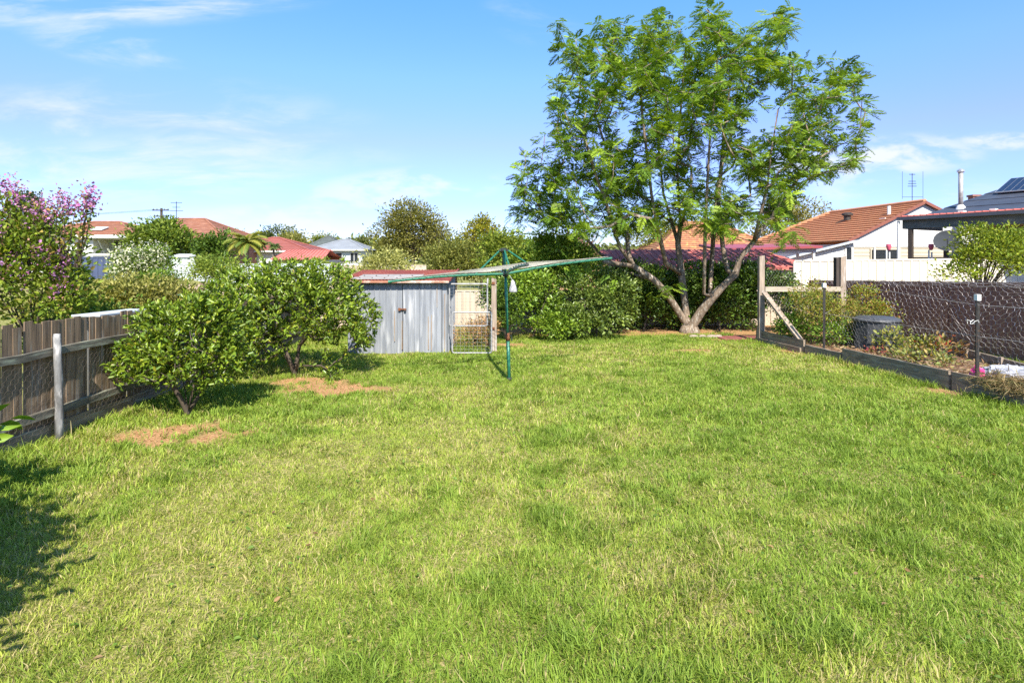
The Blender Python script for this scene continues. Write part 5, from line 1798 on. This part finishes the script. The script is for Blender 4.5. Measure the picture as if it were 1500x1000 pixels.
def verandah_house():
    root = thing('verandah_house', (18.5, 22, 0), 'house with dark metal roof, solar panels and grey beamed verandah at the right edge', 'house')
    A = Vector((15.0, 22.0, 0))
    u = Vector((1.9, -3.2, 0)).normalized()           # along the verandah, towards the camera
    n = Vector((3.2, 1.9, 0)).normalized()            # into the house
    L = 9.0

    def W(s, t, z):
        q = A + u * s + n * t
        return Vector((q.x, q.y, z))

    def slab(mb, s0, s1, t0, t1, z0, z1, z0b=None, z1b=None):
        z0b = z0 if z0b is None else z0b
        z1b = z1 if z1b is None else z1b
        return mb.hexa([W(s0, t0, z0), W(s1, t0, z0), W(s1, t1, z0b), W(s0, t1, z0b), W(s0, t0, z1), W(s1, t0, z1), W(s1, t1, z1b), W(s0, t1, z1b)])
    slab(MB(), 0.05, L, 0.08, 0.17, 3.33, 3.68).build('beam', M['grey_beam'], root)
    slab(MB(), 0.05, 0.13, 0.19, 3.2, 3.33, 3.70).build('beam', M['grey_beam'], root)
    g = slab(MB(), -0.08, L, -0.08, 0.06, 3.66, 3.78)
    g.build('gutter', M['dark_roof'], root)
    # red ribbed verandah roof
    vr = MB()
    s = -0.1
    while s < L:
        slab(vr, s, s + 0.16, -0.06, 3.3, 3.785, 3.80, 3.93, 3.945)
        slab(vr, s + 0.162, s + 0.21, -0.06, 3.3, 3.785, 3.84, 3.93, 3.985)
        s += 0.212
    vr.build('verandah_roof', M['red_metal'], root)
    for i, (s, t) in enumerate(((0.32, 0.12), (2.55, 0.12), (4.9, 0.12), (0.32, 3.0), (6.4, 0.12))):
        p = slab(MB(), s - 0.07, s + 0.07, t - 0.06, t + 0.08, 0.0, 3.325)
        p.build('post', M['dark_wood'], root)
    MB().tube([W(-0.05, 0.0, 0), W(-0.05, 0.0, 3.64)], 0.055, 8).build('downpipe', M['white_paint'], root)
    # house walls behind the verandah
    w = MB()
    boards(w, W(1.6, 3.3, 0), W(L, 3.3, 0), 0.0, 3.75, 0.18, -n)
    w.build('wall', M['cream_board'], root)
    slab(MB(), 1.42, 1.58, 3.22, 3.36, 0, 3.75).build('corner_post', M['white_paint'], root)
    w2 = MB()
    boards(w2, W(1.5, 3.4, 0), W(1.5, 9.5, 0), 0.0, 3.72, 0.18, -u)
    w2.build('wall', M['white_board'], root)

    def pane(s0, s1, z0, z1, f='white_paint', m='glass'):
        fr = slab(MB(), s0, s1, 3.20, 3.262, z0, z1)
        fo = fr.build('window', M[f], root)
        zm = (z0 + z1) / 2
        slab(MB(), s0 + 0.05, s1 - 0.05, 3.18, 3.198, z0 + 0.05, zm - 0.025).build('pane', M[m], fo)
        slab(MB(), s0 + 0.05, s1 - 0.05, 3.18, 3.198, zm + 0.025, z1 - 0.05).build('pane', M[m], fo)
    pane(2.35, 2.85, 2.75, 3.35)
    pane(5.6, 6.9, 1.6, 3.3)
    d = slab(MB(), 7.4, 8.3, 3.18, 3.262, 1.1, 3.3).build('door', M['white_paint'], root)
    sc = slab(MB(), 7.5, 8.2, 3.155, 3.178, 1.2, 3.2)
    sc.build('screen', M['black_steel'], d)
    dm = MB()
    for k in range(-6, 8):
        dm.beam(W(7.5 + max(0, k * .1), 3.145, 1.2 + max(0, -k * .3)), W(8.2, 3.145, 1.2 + (0.7 - k * 0.1) * 3), 0.008, 0.012) if 0 < (0.7 - k * 0.1) * 3 < 2 else None
    dm.build('lattice', M['alu'], d)
    # raised deck and rail
    slab(MB(), 0.2, L, 0.1, 3.2, 1.0, 1.15).build('deck', M['dark_wood'], root)
    rl = slab(MB(), 0.4, 2.5, 0.12, 0.17, 2.16, 2.24)
    for k in range(14):
        slab(rl, 0.5 + k * 0.15, 0.54 + k * 0.15, 0.12, 0.16, 1.25, 2.16)
    rl.build('railing', M['dark_wood'], root)
    # main roof of dark metal rising behind
    e0, e1 = W(-0.3, 2.6, 3.98), W(L, 2.6, 3.98)
    r1, r0 = W(L, 8.6, 6.55), W(3.7, 8.6, 6.55)
    roof = MB().courses(e0, e1, r1, r0, 9, 0.02)
    roof.courses(W(-0.3, 14.6, 3.98), e0, r0, r0, 9, 0.02)
    ro = roof.build('roof', M['dark_roof'], root)
    br = MB()
    for s in (1.0, 2.0, 4.2, 5.2):
        slab(br, s, s + 0.18, 2.3, 2.58, 3.955, 4.06)
    br.build('roof_brackets', M['white_paint'], ro)
    gg = slab(MB(), -0.35, L, 2.50, 2.60, 3.86, 3.95)
    gg.build('gutter', M['white_paint'], ro)
    nrm = (e1 - e0).cross(r0 - e0).normalized()
    if nrm.z < 0:
        nrm = -nrm

    def R(s, f, h):
        return W(s, 2.6 + 6.0 * f, 3.98 + 2.57 * f) + nrm * h
    for row in range(2):
        for c in range(4):
            s0 = 1.45 + c * 1.03 + row * 1.03
            f0 = 0.30 + row * 0.29
            p = MB().hexa([R(s0, f0, 0.08), R(s0 + 1.0, f0, 0.08), R(s0 + 1.0, f0 + 0.27, 0.08), R(s0, f0 + 0.27, 0.08), R(s0, f0, 0.12), R(s0 + 1.0, f0, 0.12), R(s0 + 1.0, f0 + 0.27, 0.12), R(s0, f0 + 0.27, 0.12)])
            po = p.build('solar_panel', M['alu'], root)
            cell = MB()
            for i in range(4):
                for j in range(6):
                    a0, a1 = s0 + 0.025 + i * 0.2385, s0 + 0.025 + i * 0.2385 + 0.225
                    b0 = f0 + 0.006 + j * 0.0432
                    b1 = b0 + 0.041
                    cell.poly([R(a0, b0, 0.124), R(a1, b0, 0.124), R(a1, b1, 0.124), R(a0, b1, 0.124)])
            cell.build('cells', M['solar'], po)
    fl = R(0.75, 0.10, 0)
    f = MB().tube([fl + Vector((0, 0, -0.1)), fl + Vector((0, 0, 1.42))], 0.085, 12)
    fo = f.build('flue', M['white_steel'], ro, smooth=True)
    MB().lathe(fl + Vector((0, 0, 1.42)), [(0.10, 0), (0.13, 0.03), (0.13, 0.10), (0.05, 0.16)], 12).build('cowl', M['alu'], fo)
    MB().lathe(fl, [(0.2, -0.08), (0.14, 0.06), (0.09, 0.12)], 12).build('flashing', M['white_paint'], fo)
    ch = P(1428, 296, 27)
    MB().box((ch.x - 0.17, 26.9, 3.5), (ch.x + 0.17, 27.2, ch.z + 0.25)).box((ch.x - 0.21, 26.86, ch.z + 0.253), (ch.x + 0.21, 27.24, ch.z + 0.34)).build('chimney', M['brick'], root)
    # satellite dish
    dc = P(1388, 354, 20.0)
    dish = MB()
    ds = Vector((-0.55, -0.70, 0.45)).normalized()
    e = ds.cross(Vector((0, 0, 1))).normalized()
    g_ = e.cross(ds)
    rings = [(0.02, 0.0), (0.14, 0.012), (0.26, 0.035), (0.35, 0.065), (0.41, 0.09)]
    b = 0
    for off in (0, -0.012):
        for r, h in rings:
            for k in range(18):
                a = 2 * math.pi * k / 18
                dish.v.append(tuple(dc + (e * math.cos(a) + g_ * math.sin(a)) * r + ds * (h + off)))
    m = len(rings)
    for o_ in (0, m * 18):
        for i in range(m - 1):
            for k in range(18):
                k2 = (k + 1) % 18
                dish.f.append((o_ + i * 18 + k, o_ + i * 18 + k2, o_ + (i + 1) * 18 + k2, o_ + (i + 1) * 18 + k))
    dish.tube([dc - ds * 0.02, dc - ds * 0.2, dc + Vector((0.1, 0.1, -0.6)), Vector((dc.x + 0.1, dc.y + 0.1, 1.1))], 0.025, 6)
    dish.tube([dc - g_ * 0.33 + ds * 0.08, dc + ds * 0.40 - g_ * 0.1], 0.014, 5)
    dr = thing('satellite_dish', (dc.x, dc.y, 1.1), 'round dark grey satellite dish on the verandah, left of the young tree', 'dish')
    dish.build('dish', M['dish_grey'], dr, smooth=False)
    # covered barbecue on the deck
    bq = thing('covered_barbecue', W(2.7, 1.4, 1.15), 'barbecue under a dark cover on the verandah behind the cream fence', 'barbecue')
    cv = MB()
    prof = [(0.62, 0.0), (0.60, 0.5), (0.55, 0.85), (0.45, 1.02), (0.2, 1.14)]
    cv.lathe(W(2.7, 1.4, 1.15), prof, 16, 1.25, 0.8)
    cv.build('cover', mat('tarp', (0.07, 0.07, 0.075), (0.05, 0.05, 0.055), (6, 6, 6), 0.6), bq)
    wh = MB()
    for s in (2.3, 3.1):
        c = W(s, 1.0, 1.2)
        wh.tube([c, c + u * 0.06], 0.05, 10)
    wh.build('wheels', M['black_steel'], bq)


verandah_house()
for (px, lab) in ((1301, 'pink reflector on twin white stakes left of the verandah post'), (1363, 'pink reflector on twin white stakes beside the satellite dish')):
    q = P(px, 362, 20.6)
    rt = thing('pink_reflector', (q.x, q.y, 0), lab, 'garden stake', 'pink topped stakes behind the cream fence')
    MB().tube([(q.x - 0.06, q.y, 0.1), (q.x - 0.06, q.y, 2.5)], 0.028, 8).build('stake', M['white_paint'], rt)
    MB().tube([(q.x + 0.06, q.y + .02, 0.1), (q.x + 0.06, q.y + .02, 2.42)], 0.028, 8).build('stake', M['white_paint'], rt)
    MB().lathe((q.x + 0.0, q.y - 0.03, 2.50), [(0.035, -0.02), (0.06, 0.02), (0.085, 0.12), (0.08, 0.19), (0.05, 0.21)], 10).build('reflector_top', M['pinkred'], rt)


# ------------------------------------------------------------------ neighbours to the left
def pale_house():
    root = thing('pale_house', (-30, 42, 1.2), 'cream house with shade-coloured recessed wall and orange tile roof beyond the crepe myrtle', 'house')
    MB().box((-34.5, 40.0, 0.8), (-29.45, 46, 3.68)).build('wall', M['pale_wall'], root)
    MB().box((-29.44, 41.6, 0.8), (-26.6, 46, 3.68)).build('wall', M['sage_shade_wall'], root)  # set back under the eave; shade is put into the wall colour
    hip(-35.2, -26.2, 39.7, 46.8, 3.86, 5.0, 3.4, 12, 0.04, 3.6).build('roof', M['tile_brown'], root)
    MB().box((-35.2, 39.55, 3.70), (-26.2, 39.68, 3.90)).build('fascia', M['white_paint'], root)
    MB().box((-29.4, 39.69, 3.64), (-26.2, 41.58, 3.70)).build('eave_soffit', M['white_paint'], root)
    window(root, -28.6, 41.58, 2.65, 1.1, 1.0, 'white_paint', 1)
    MB().tube([(-29.35, 41.4, 2.0), (-29.35, 40.3, 3.6)], 0.06, 6).build('downpipe', M['white_paint'], root)
    sk = MB().hexa([(-30.3, 40.8, 4.30), (-29.4, 40.8, 4.30), (-29.4, 41.5, 4.52), (-30.3, 41.5, 4.52), (-30.3, 40.8, 4.36), (-29.4, 40.8, 4.36), (-29.4, 41.5, 4.58), (-30.3, 41.5, 4.58)])
    sk.build('skylight', M['white_paint'], root)
    cp = thing('carport', (-24.4, 34.5, 1.2), 'flat white carport roof in front of the pale house', 'carport')
    MB().box((-27.6, 33.2, 2.40), (-22.9, 36.4, 2.52)).build('roof', M['white_paint'], cp)
    for x in (-27.4, -23.1):
        for y in (33.4, 36.2):
            MB().box((x - 0.05, y - 0.05, 0.9), (x + 0.05, y + 0.05, 2.395)).build('post', M['white_paint'], cp)


pale_house()
colorbond('metal_fence', 'navy blue metal fence below the pale house', (-21.6, 27.6, 0), (-18.6, 27.6, 0), 1.0, 2.30, M['navy_fence'], [], 0.25, 0.06)


def brown_house():
    root = thing('brick_house', (-28, 50, 1.2), 'brick house with large brown red hipped tile roof behind the bushy green tree', 'house')
    hip(-35.5, -23.5, 47.0, 56.0, 3.85, 5.85, 5.0, 13, 0.04, 4.3).build('roof', M['tile_brown'], root)
    MB().box((-35.0, 47.6, 0.8), (-24.0, 55.4, 3.84)).build('wall', M['brick'], root)
    MB().box((-35.5, 46.86, 3.70), (-23.4, 46.97, 3.86)).build('gutter', M['white_paint'], root)
    for x in (-31, -27.2, -25.2):
        window(root, x, 47.58, 2.2, 1.2, 1.2)
    MB().box((-28.2, 45.4, 2.62), (-23.8, 47.55, 2.74)).build('awning', M['dark_roof'], root)
    for x in (-28.0, -26.0, -24.0):
        MB().box((x - 0.06, 45.5, 0.9), (x + 0.06, 45.62, 2.615)).build('awning_post', M['dark_wood'], root)
    a = MB()
    b = Vector((-29.5, 50, 5.6))
    a.tube([b, b + Vector((0, 0, 1.7))], 0.03, 5)
    for z, w in ((1.6, 0.5), (1.2, 0.35), (0.9, 0.6)):
        a.tube([b + Vector((-w, 0, z)), b + Vector((w, 0, z))], 0.022, 4)
    a.build('aerial', M['dish_grey'], root)


brown_house()


def house_simple(name, label, x0, x1, y0, y1, zg, ze, zr, inset, roofm, wallm, wins, inset1=None):
    root = thing(name, ((x0 + x1) / 2, (y0 + y1) / 2, zg), label, 'house')
    hip(x0, x1, y0, y1, ze, zr, inset, 8, 0.03, inset1).build('roof', M[roofm], root)
    MB().box((x0 + 0.5, y0 + 0.5, zg - 0.3), (x1 - 0.5, y1 - 0.5, ze - 0.01)).build('wall', M[wallm], root)
    MB().box((x0, y0 - 0.1, ze - 0.14), (x1, y0 - 0.01, ze + 0.0)).build('gutter', M['white_paint'], root)
    for (x, z, w, h) in wins:
        window(root, x, y0 + 0.48, z, w, h)
    return root


house_simple('red_roofed_house', 'house with faded red hipped roof behind the yellow palm', -28.0, -18.9, 53, 60, 0.9, 3.05, 4.35, 4.2, 'red_roof', 'pale_wall', [(-22, 1.6, 1.2, 1.1)])
house_simple('dark_roofed_house', 'far house with dark brown roof between the red roof and the grey roof', -27.5, -22.0, 74, 80, 0.9, 3.6, 5.4, 2.6, 'grey_beam', 'brick', [(-24, 2, 1.2, 1.1)])
house_simple('grey_roofed_house', 'far house with pale blue grey hipped roof in the middle distance', -24.2, -17.6, 68, 75, 0.5, 3.45, 4.75, 2.9, 'grey_roof', 'grey_fence', [(-19.0, 1.9, 1.0, 1.2), (-21.2, 1.9, 1.6, 1.2)])


def redshed2():
    root = thing('red_roofed_garage', (-14, 38, 0.9), 'garage with bright red gabled metal roof and dark lean-to, behind the larger citrus', 'garage')
    mb = MB().courses((-15.7, 36.9, 2.18), (-12.2, 36.9, 2.18), (-12.6, 39.2, 2.85), (-15.4, 39.2, 2.85), 1, 0.03)
    mb.courses((-12.2, 41.5, 2.18), (-15.7, 41.5, 2.18), (-15.4, 39.2, 2.85), (-12.6, 39.2, 2.85), 1, 0.03)
    for k in range(14):
        x = -15.6 + k * 0.26
        mb.beam((x, 36.9, 2.22), (x * 0.85 - 2.1, 39.2, 2.89), 0.04, 0.03)
    mb.build('roof', M['red_metal'], root)
    MB().box((-15.5, 37.2, 0.4), (-12.4, 41.2, 2.17)).build('wall', M['cream_board'], root)
    w = MB().box((-12.35, 36.8, 2.02), (-11.1, 39.5, 2.12))
    w.build('lean_to_roof', M['dark_roof'], root)
    for x in (-12.2, -11.25):
        MB().box((x - 0.05, 36.9, 0.3), (x + 0.05, 37.0, 2.015)).build('lean_to_post', M['post_wood'], root)


redshed2()
gs = thing('garden_shed', (-18.6, 32.3, 1.2), 'tiny pale green metal garden shed near the flowering white bush', 'shed')
MB().ribbed((-19.25, 32, 0), (1, 0, 0), 1.0, 1.0, 2.28, 0.2, 0.02).build('wall', mat('pale_green', (0.55, 0.62, 0.55), (0.5, 0.57, 0.5), (1, 1, 1), 0.6), gs)
MB().box((-18.24, 32.02, 1.0), (-17.85, 33.0, 2.28)).build('wall', M['sage_shade_wall'], gs)
MB().hexa([(-19.35, 31.9, 2.29), (-18.1, 31.9, 2.29), (-17.8, 33.1, 2.46), (-19.35, 33.1, 2.46), (-19.35, 31.9, 2.34), (-18.1, 31.9, 2.34), (-17.8, 33.1, 2.51), (-19.35, 33.1, 2.51)]).build('roof', M['grey_fence'], gs)
colorbond('metal_fence', 'pale grey metal fence beyond the tan palings', (-17.6, 28.4, 0), (-9.0, 28.4, 0), 0.9, 1.95, M['grey_fence'], [2.4, 4.8, 7.2], 0.25, 0.05)
colorbond('metal_fence', 'cream metal fence under the red roofed garage', (-12.5, 33.0, 0), (-5.0, 33.0, 0), 0.2, 1.85, M['cream_dusty'], [2.4, 4.8], 0.25, 0.05)

# ------------------------------------------------------------------ background trees
BG = 'trees among the neighbouring houses'
SAGE = [(0.115, 0.145, 0.032), (0.08, 0.11, 0.024), (0.16, 0.185, 0.045)]


def bgtree(name, label, px, d, py_top, wpx, h_frac=0.6, pal=GREENS, z0=0.0, ncl=120, nl=4200, leaf=0.16, depth=0.8, cr=0.30, group=BG, dome=True, cat='tree', lobes=5, **kw):
    x = (px - 750) / F * d
    zt = CAMZ - (py_top - HOR) / F * d
    hw = wpx / 2 / F * d
    H = zt - z0
    rz = H * h_frac / 2
    cz = zt - rz
    blobs = [(x, d, cz, hw * 0.72, hw * 0.72 * depth, rz * 0.85)]
    for k in range(lobes):
        a = 2 * math.pi * k / lobes + random.random()
        blobs.append((x + hw * 0.58 * math.cos(a), d + hw * 0.5 * depth * math.sin(a), cz + rz * random.uniform(-0.35, 0.35), hw * 0.45, hw * 0.45 * depth, rz * 0.58))
    blobs.append((x + random.uniform(-.2, .2) * hw, d, zt - rz * 0.45, hw * 0.5, hw * 0.45, rz * 0.45))
    return plant(name, label, cat, (x, d, z0), blobs, ncl, nl, leaf, leaf * 0.55, pal, cr, max(0.05, H * 0.022), 14, 'leaf', group, -0.7, 0.5, trunk_top=0.7, **kw)


def white_blooms(root, c, blobs):
    n = 1700
    hi = c[rng.integers(0, len(c), n)]
    pos = hi + rng.normal(0, 0.17, (n, 3)) + np.array([0, -0.16, 0.12])
    D = unit(rng.normal(0, 1, (n, 3)) + np.array([0, -0.5, 0.6]))
    L = rng.uniform(0.06, 0.11, n)
    np_mesh('blossom', leaf_verts(pos, D, L, L * 0.8), LEAFPAT, M['petal'], palette(n, [(0.58, 0.58, 0.36), (0.62, 0.62, 0.46)], gain=(1, 1, 1)), root)


bgtree('flowering_shrub', 'rounded bush covered in cream white blossom below the bushy green tree', 207, 23.0, 364, 92, 0.95, GREENS, 1.0, 110, 3600, 0.12, cr=0.2, cat='shrub', extra=white_blooms, parts=('stem', 'foliage'))
bgtree('broadleaf_tree', 'bushy mid green tree in front of the brown red hipped roof', 240, 34.0, 323, 112, 0.85, [(0.08, 0.13, 0.022), (0.05, 0.09, 0.018), (0.12, 0.165, 0.03)], 1.2, 170, 6500, 0.20, cr=0.32)
bgtree('broadleaf_tree', 'smaller darker green tree right of the bushy tree by the brick house', 313, 33.0, 343, 52, 0.9, HEDGE, 1.2, 80, 2600, 0.18, cr=0.25)
bgtree('garden_shrub', 'soft yellow green shrub above the pale grey fence', 320, 26.0, 376, 100, 0.95, [(0.11, 0.16, 0.03), (0.08, 0.13, 0.025), (0.15, 0.20, 0.04)], 0.9, 110, 3600, 0.11, cr=0.2, cat='shrub', parts=('stem', 'foliage'))
bgtree('garden_shrub', 'lower dark shrub at the foot of the flowering white bush', 232, 19.5, 400, 70, 0.95, GREENS, 0.5, 80, 2800, 0.10, cr=0.18, cat='shrub', parts=('stem', 'foliage'))
bgtree('garden_shrub', 'pale silvery green shrub behind the red roofed shed', 556, 25.0, 366, 125, 0.95, [(0.19, 0.21, 0.085), (0.14, 0.16, 0.06), (0.24, 0.26, 0.12)], 0.2, 130, 4800, 0.12, cr=0.2, cat='shrub', parts=('stem', 'foliage'))
bgtree('native_tree', 'large domed olive green tree, tallest behind the garden shed', 606, 40.0, 290, 118, 0.80, [(0.105, 0.115, 0.034), (0.07, 0.08, 0.026), (0.145, 0.15, 0.045)], 0.0, 260, 11000, 0.17, cr=0.34, lobes=7)
bgtree('native_tree', 'shorter olive tree filling the gap right of the domed olive tree', 668, 34.0, 345, 100, 0.9, [(0.10, 0.125, 0.034), (0.075, 0.09, 0.026), (0.14, 0.155, 0.045)], 0.0, 170, 6500, 0.15, cr=0.28)
bgtree('broadleaf_tree', 'tree with golden yellow crown rising behind the clothes line head', 705, 42.0, 316, 56, 0.55, [(0.150, 0.165, 0.024), (0.11, 0.135, 0.022), (0.185, 0.18, 0.022)], 0.0, 90, 3000, 0.18, cr=0.26)
bgtree('broadleaf_tree', 'light green tree directly behind the clothes line mast', 742, 27.0, 337, 84, 0.92, [(0.10, 0.15, 0.026), (0.07, 0.11, 0.02), (0.15, 0.19, 0.035)], 0.0, 150, 5600, 0.14, cr=0.24)
bgtree('broadleaf_tree', 'mid green tree behind the hedge left of the jacaranda limbs', 815, 24.0, 342, 90, 0.95, GREENS, 0.0, 140, 5000, 0.13, cr=0.24)


def pinkb(root, c, blobs):
    n = 900
    hi = c[c[:, 2] > np.median(c[:, 2])]
    pos = hi[rng.integers(0, len(hi), n)] + rng.normal(0, 0.22, (n, 3))
    D = unit(rng.normal(0, 1, (n, 3)))
    L = rng.uniform(0.06, 0.13, n)
    np_mesh('blossom', leaf_verts(pos, D, L, L * 0.8), LEAFPAT, M['petal'], palette(n, [(0.42, 0.16, 0.17), (0.30, 0.12, 0.12), (0.45, 0.25, 0.22)], gain=(1.2, 1.2, 1.2)), root)


bgtree('flowering_tree', 'dusky pink flowering tree behind the hedge near the jacaranda left limb', 850, 30.0, 338, 76, 0.8, GREENS, 0.0, 90, 2600, 0.13, cr=0.24, extra=pinkb)
bgtree('native_tree', 'olive green tree rising behind the orange tiled roof', 1150, 50.0, 288, 120, 0.7, [(0.12, 0.13, 0.045), (0.085, 0.095, 0.032), (0.15, 0.155, 0.055)], 0.0, 170, 6000, 0.22, cr=0.42)
bgtree('native_tree', 'pale grey green tree far behind the jacaranda trunks', 985, 46.0, 322, 120, 0.8, SAGE, 0.0, 150, 5000, 0.20, cr=0.4)
bgtree('dark_conifer', 'dark green tree top behind the crepe myrtle blossom', 44, 60.0, 281, 50, 0.7, [(0.03, 0.055, 0.022), (0.022, 0.04, 0.018)], 1.0, 90, 3200, 0.26, cr=0.4)
bgtree('far_tree', 'dark rounded far tree behind the faded red roof', 406, 88.0, 331, 66, 0.7, [(0.055, 0.085, 0.028), (0.04, 0.065, 0.022), (0.09, 0.11, 0.035)], 0.5, 110, 3400, 0.38, cr=0.55)
bgtree('far_tree', 'brownish far tree directly right of the dark rounded far tree', 432, 82.0, 342, 44, 0.7, OLIVE, 0.5, 80, 2200, 0.34, cr=0.5)
bgtree('far_tree', 'green and golden far tree behind the pale grey roof', 470, 96.0, 343, 52, 0.75, [(0.07, 0.12, 0.03), (0.05, 0.085, 0.024), (0.17, 0.16, 0.03)], 0.5, 100, 3000, 0.38, cr=0.55)
bgtree('far_tree', 'small dark far tree right of the pale grey roof', 528, 84.0, 347, 34, 0.75, [(0.05, 0.08, 0.028), (0.09, 0.11, 0.04)], 0.3, 70, 2000, 0.32, cr=0.45)
bgtree('far_tree', 'low light green far trees spot right of the pine tip', 338, 100.0, 338, 46, 0.6, [(0.10, 0.14, 0.04), (0.075, 0.11, 0.03)], 0.5, 80, 2200, 0.40, cr=0.6)
bgtree('far_tree', 'far tree closing the gap left of the domed olive tree', 562, 75.0, 352, 46, 0.8, SAGE, 0.2, 80, 2200, 0.30, cr=0.5)
bgtree('far_tree', 'far tree peeping between the golden tree and the jacaranda', 760, 70.0, 345, 80, 0.8, GREENS, 0.0, 90, 2600, 0.32, cr=0.55)
bgtree('garden_shrub', 'green garden shrub in front of the red roofed garage', 455, 30.0, 377, 130, 0.95, [(0.09, 0.14, 0.025), (0.06, 0.10, 0.02), (0.14, 0.18, 0.04)], 0.3, 100, 3200, 0.12, cr=0.22, cat='shrub', parts=('stem', 'foliage'))


def palm(label, px, d, py_top, wpx, pal, z0, nf, group='palms among the houses'):
    x = (px - 750) / F * d
    zt = CAMZ - (py_top - HOR) / F * d
    R = wpx / 2 / F * d
    cz = zt - R * 0.55
    root = thing('palm_tree', (x, d, z0), label, 'palm', group)
    MB().tube(wiggle((x, d, z0 - 0.1), (x, d, cz), 4, 0.04), [0.12, 0.10, 0.09, 0.08, 0.07], 7).build('trunk', M['bark'], root, smooth=True)
    Vs, cs = [], []
    cols = palette(nf, pal, 0.1, gain=(1.15, 1.2, 1.0))
    for i in range(nf):
        az = random.uniform(0, 2 * math.pi)
        el = random.uniform(-0.1, 1.3)
        pts = []
        q = np.array([x, d, cz])
        L = R * random.uniform(0.9, 1.15)
        for k in range(9):
            pts.append(q.copy())
            e = el - k * 0.19
            q = q + np.array([math.cos(az) * math.cos(e), math.sin(az) * math.cos(e), math.sin(e)]) * L / 8
        for k in range(1, 9):
            dd = unit(pts[k] - pts[k - 1])
            sd = unit(np.cross(dd, np.array([0, 0, 1.0])))
            for j in range(3):
                p = pts[k - 1] + (pts[k] - pts[k - 1]) * j / 3
                for s in (-1, 1):
                    l = L * 0.33 * math.sin(math.pi * (0.15 + 0.75 * k / 9))
                    e = unit(dd * 0.6 + sd * s * 0.8 - np.array([0, 0, 0.45]))
                    w = dd * L * 0.028
                    Vs.append([p, p + e * l * 0.5 + w, p + e * l, p + e * l * 0.5 - w])
                    cs.append(cols[i])
    np_mesh('fronds', np.array(Vs), [(0, 1, 2, 3)], M['leaf'], np.array(cs), root)


palm('yellowing palm with drooping golden fronds in front of the faded red roof', 362, 30.0, 338, 62, [(0.25, 0.24, 0.05), (0.13, 0.19, 0.04), (0.32, 0.27, 0.06)], 0.9, 40)
palm('small dark green palm in front of the red roofs', 401, 41.0, 354, 26, [(0.08, 0.12, 0.04), (0.11, 0.15, 0.05)], 0.9, 26)


def pine():
    d = 112.0
    x = (317 - 750) / F * d
    zt = CAMZ - (329 - HOR) / F * d
    root = thing('norfolk_pine', (x, d, 0), 'tiny dark pointed pine on the skyline right of the brick house roof', 'tree')
    MB().tube([(x, d, 0), (x, d, zt)], [0.25, 0.04], 6).build('trunk', M['bark_dark'], root)
    C, D, L = [], [], []
    z = zt - 5.5
    while z < zt:
        f = (zt - z) / 5.5
        for k in range(9):
            a = 2 * math.pi * k / 9 + z
            for s in np.linspace(0.15, 1, 7):
                r = 1.5 * f * s + 0.05
                C.append((x + r * math.cos(a), d + r * math.sin(a), z + 0.12 * s))
                D.append((math.cos(a) + random.uniform(-.6, .6), math.sin(a) + random.uniform(-.6, .6), 0.5))
                L.append(0.45)
        z += 0.42
    C, D, L = np.array(C), unit(np.array(D)), np.array(L)
    np_mesh('crown', leaf_verts(C, D, L, 0.2), LEAFPAT, M['leaf'], palette(len(C), [(0.035, 0.06, 0.032), (0.05, 0.08, 0.04)]), root)


pine()


def pole():
    d = 66.0
    x = (236.5 - 750) / F * d
    zt = CAMZ - (305 - HOR) / F * d
    root = thing('utility_pole', (x, d, 0.8), 'timber power pole with crossarms on the skyline above the bushy tree', 'utility pole')
    MB().tube([(x, d, 0.5), (x, d, zt)], [0.17, 0.13], 8).build('pole', M['bark_dark'], root)
    for z, w in ((zt - 0.25, 0.95), (zt - 0.95, 0.8)):
        c = MB().box((x - w, d - 0.2, z - 0.06), (x + w, d - 0.09, z + 0.06)).build('crossarm', M['dark_wood'], root)
        i = MB()
        for k in (-0.9, -0.45, 0.45, 0.9):
            i.lathe((x + w * k, d - 0.145, z + 0.06), [(0.03, 0), (0.05, 0.03), (0.05, 0.10), (0.02, 0.13)], 8)
        i.build('insulators', M['dish_grey'], c)
    w = MB()
    for k in (-0.9, 0.9):
        pts = []
        for j in range(13):
            f = j / 12
            pts.append((x + 0.9 * k - 40 * f, d + 4 * f, zt - 0.15 + 1.0 * (4 * f * f - 4 * f) * 0.5 - 0.6 * f))
        w.tube(pts, 0.016, 4)
    w.build('power_lines', M['dish_grey'], root)


pole()


def treeline():
    """the far wooded skyline that reads as one mass"""
    n = 26000
    a = rng.uniform(-0.80, 0.80, n)
    d = rng.uniform(150, 230, n)
    x = np.tan(a) * d
    hmax = 5.2 + 2.6 * vnoise(x, d * 0 + 3, 14.0, 31) + 1.6 * vnoise(x, d * 0 + 3, 5.0, 32)
    z = hmax * rng.random(n) ** 0.55
    C = np.stack([x, d, z], 1)
    D = unit(rng.normal(0, 1, (n, 3)) + np.array([0, -0.3, 0.4]))
    L = rng.uniform(0.9, 1.9, n)
    o = np_mesh('far_wood', leaf_verts(C, D, L, L * 0.6), LEAFPAT, M['leaf'], palette(n, [(0.065, 0.095, 0.035), (0.05, 0.075, 0.03), (0.10, 0.12, 0.045)]), None, (0, 190, 0))
    tag(o, 'far wooded skyline behind the houses', 'trees', kind='stuff')


treeline()
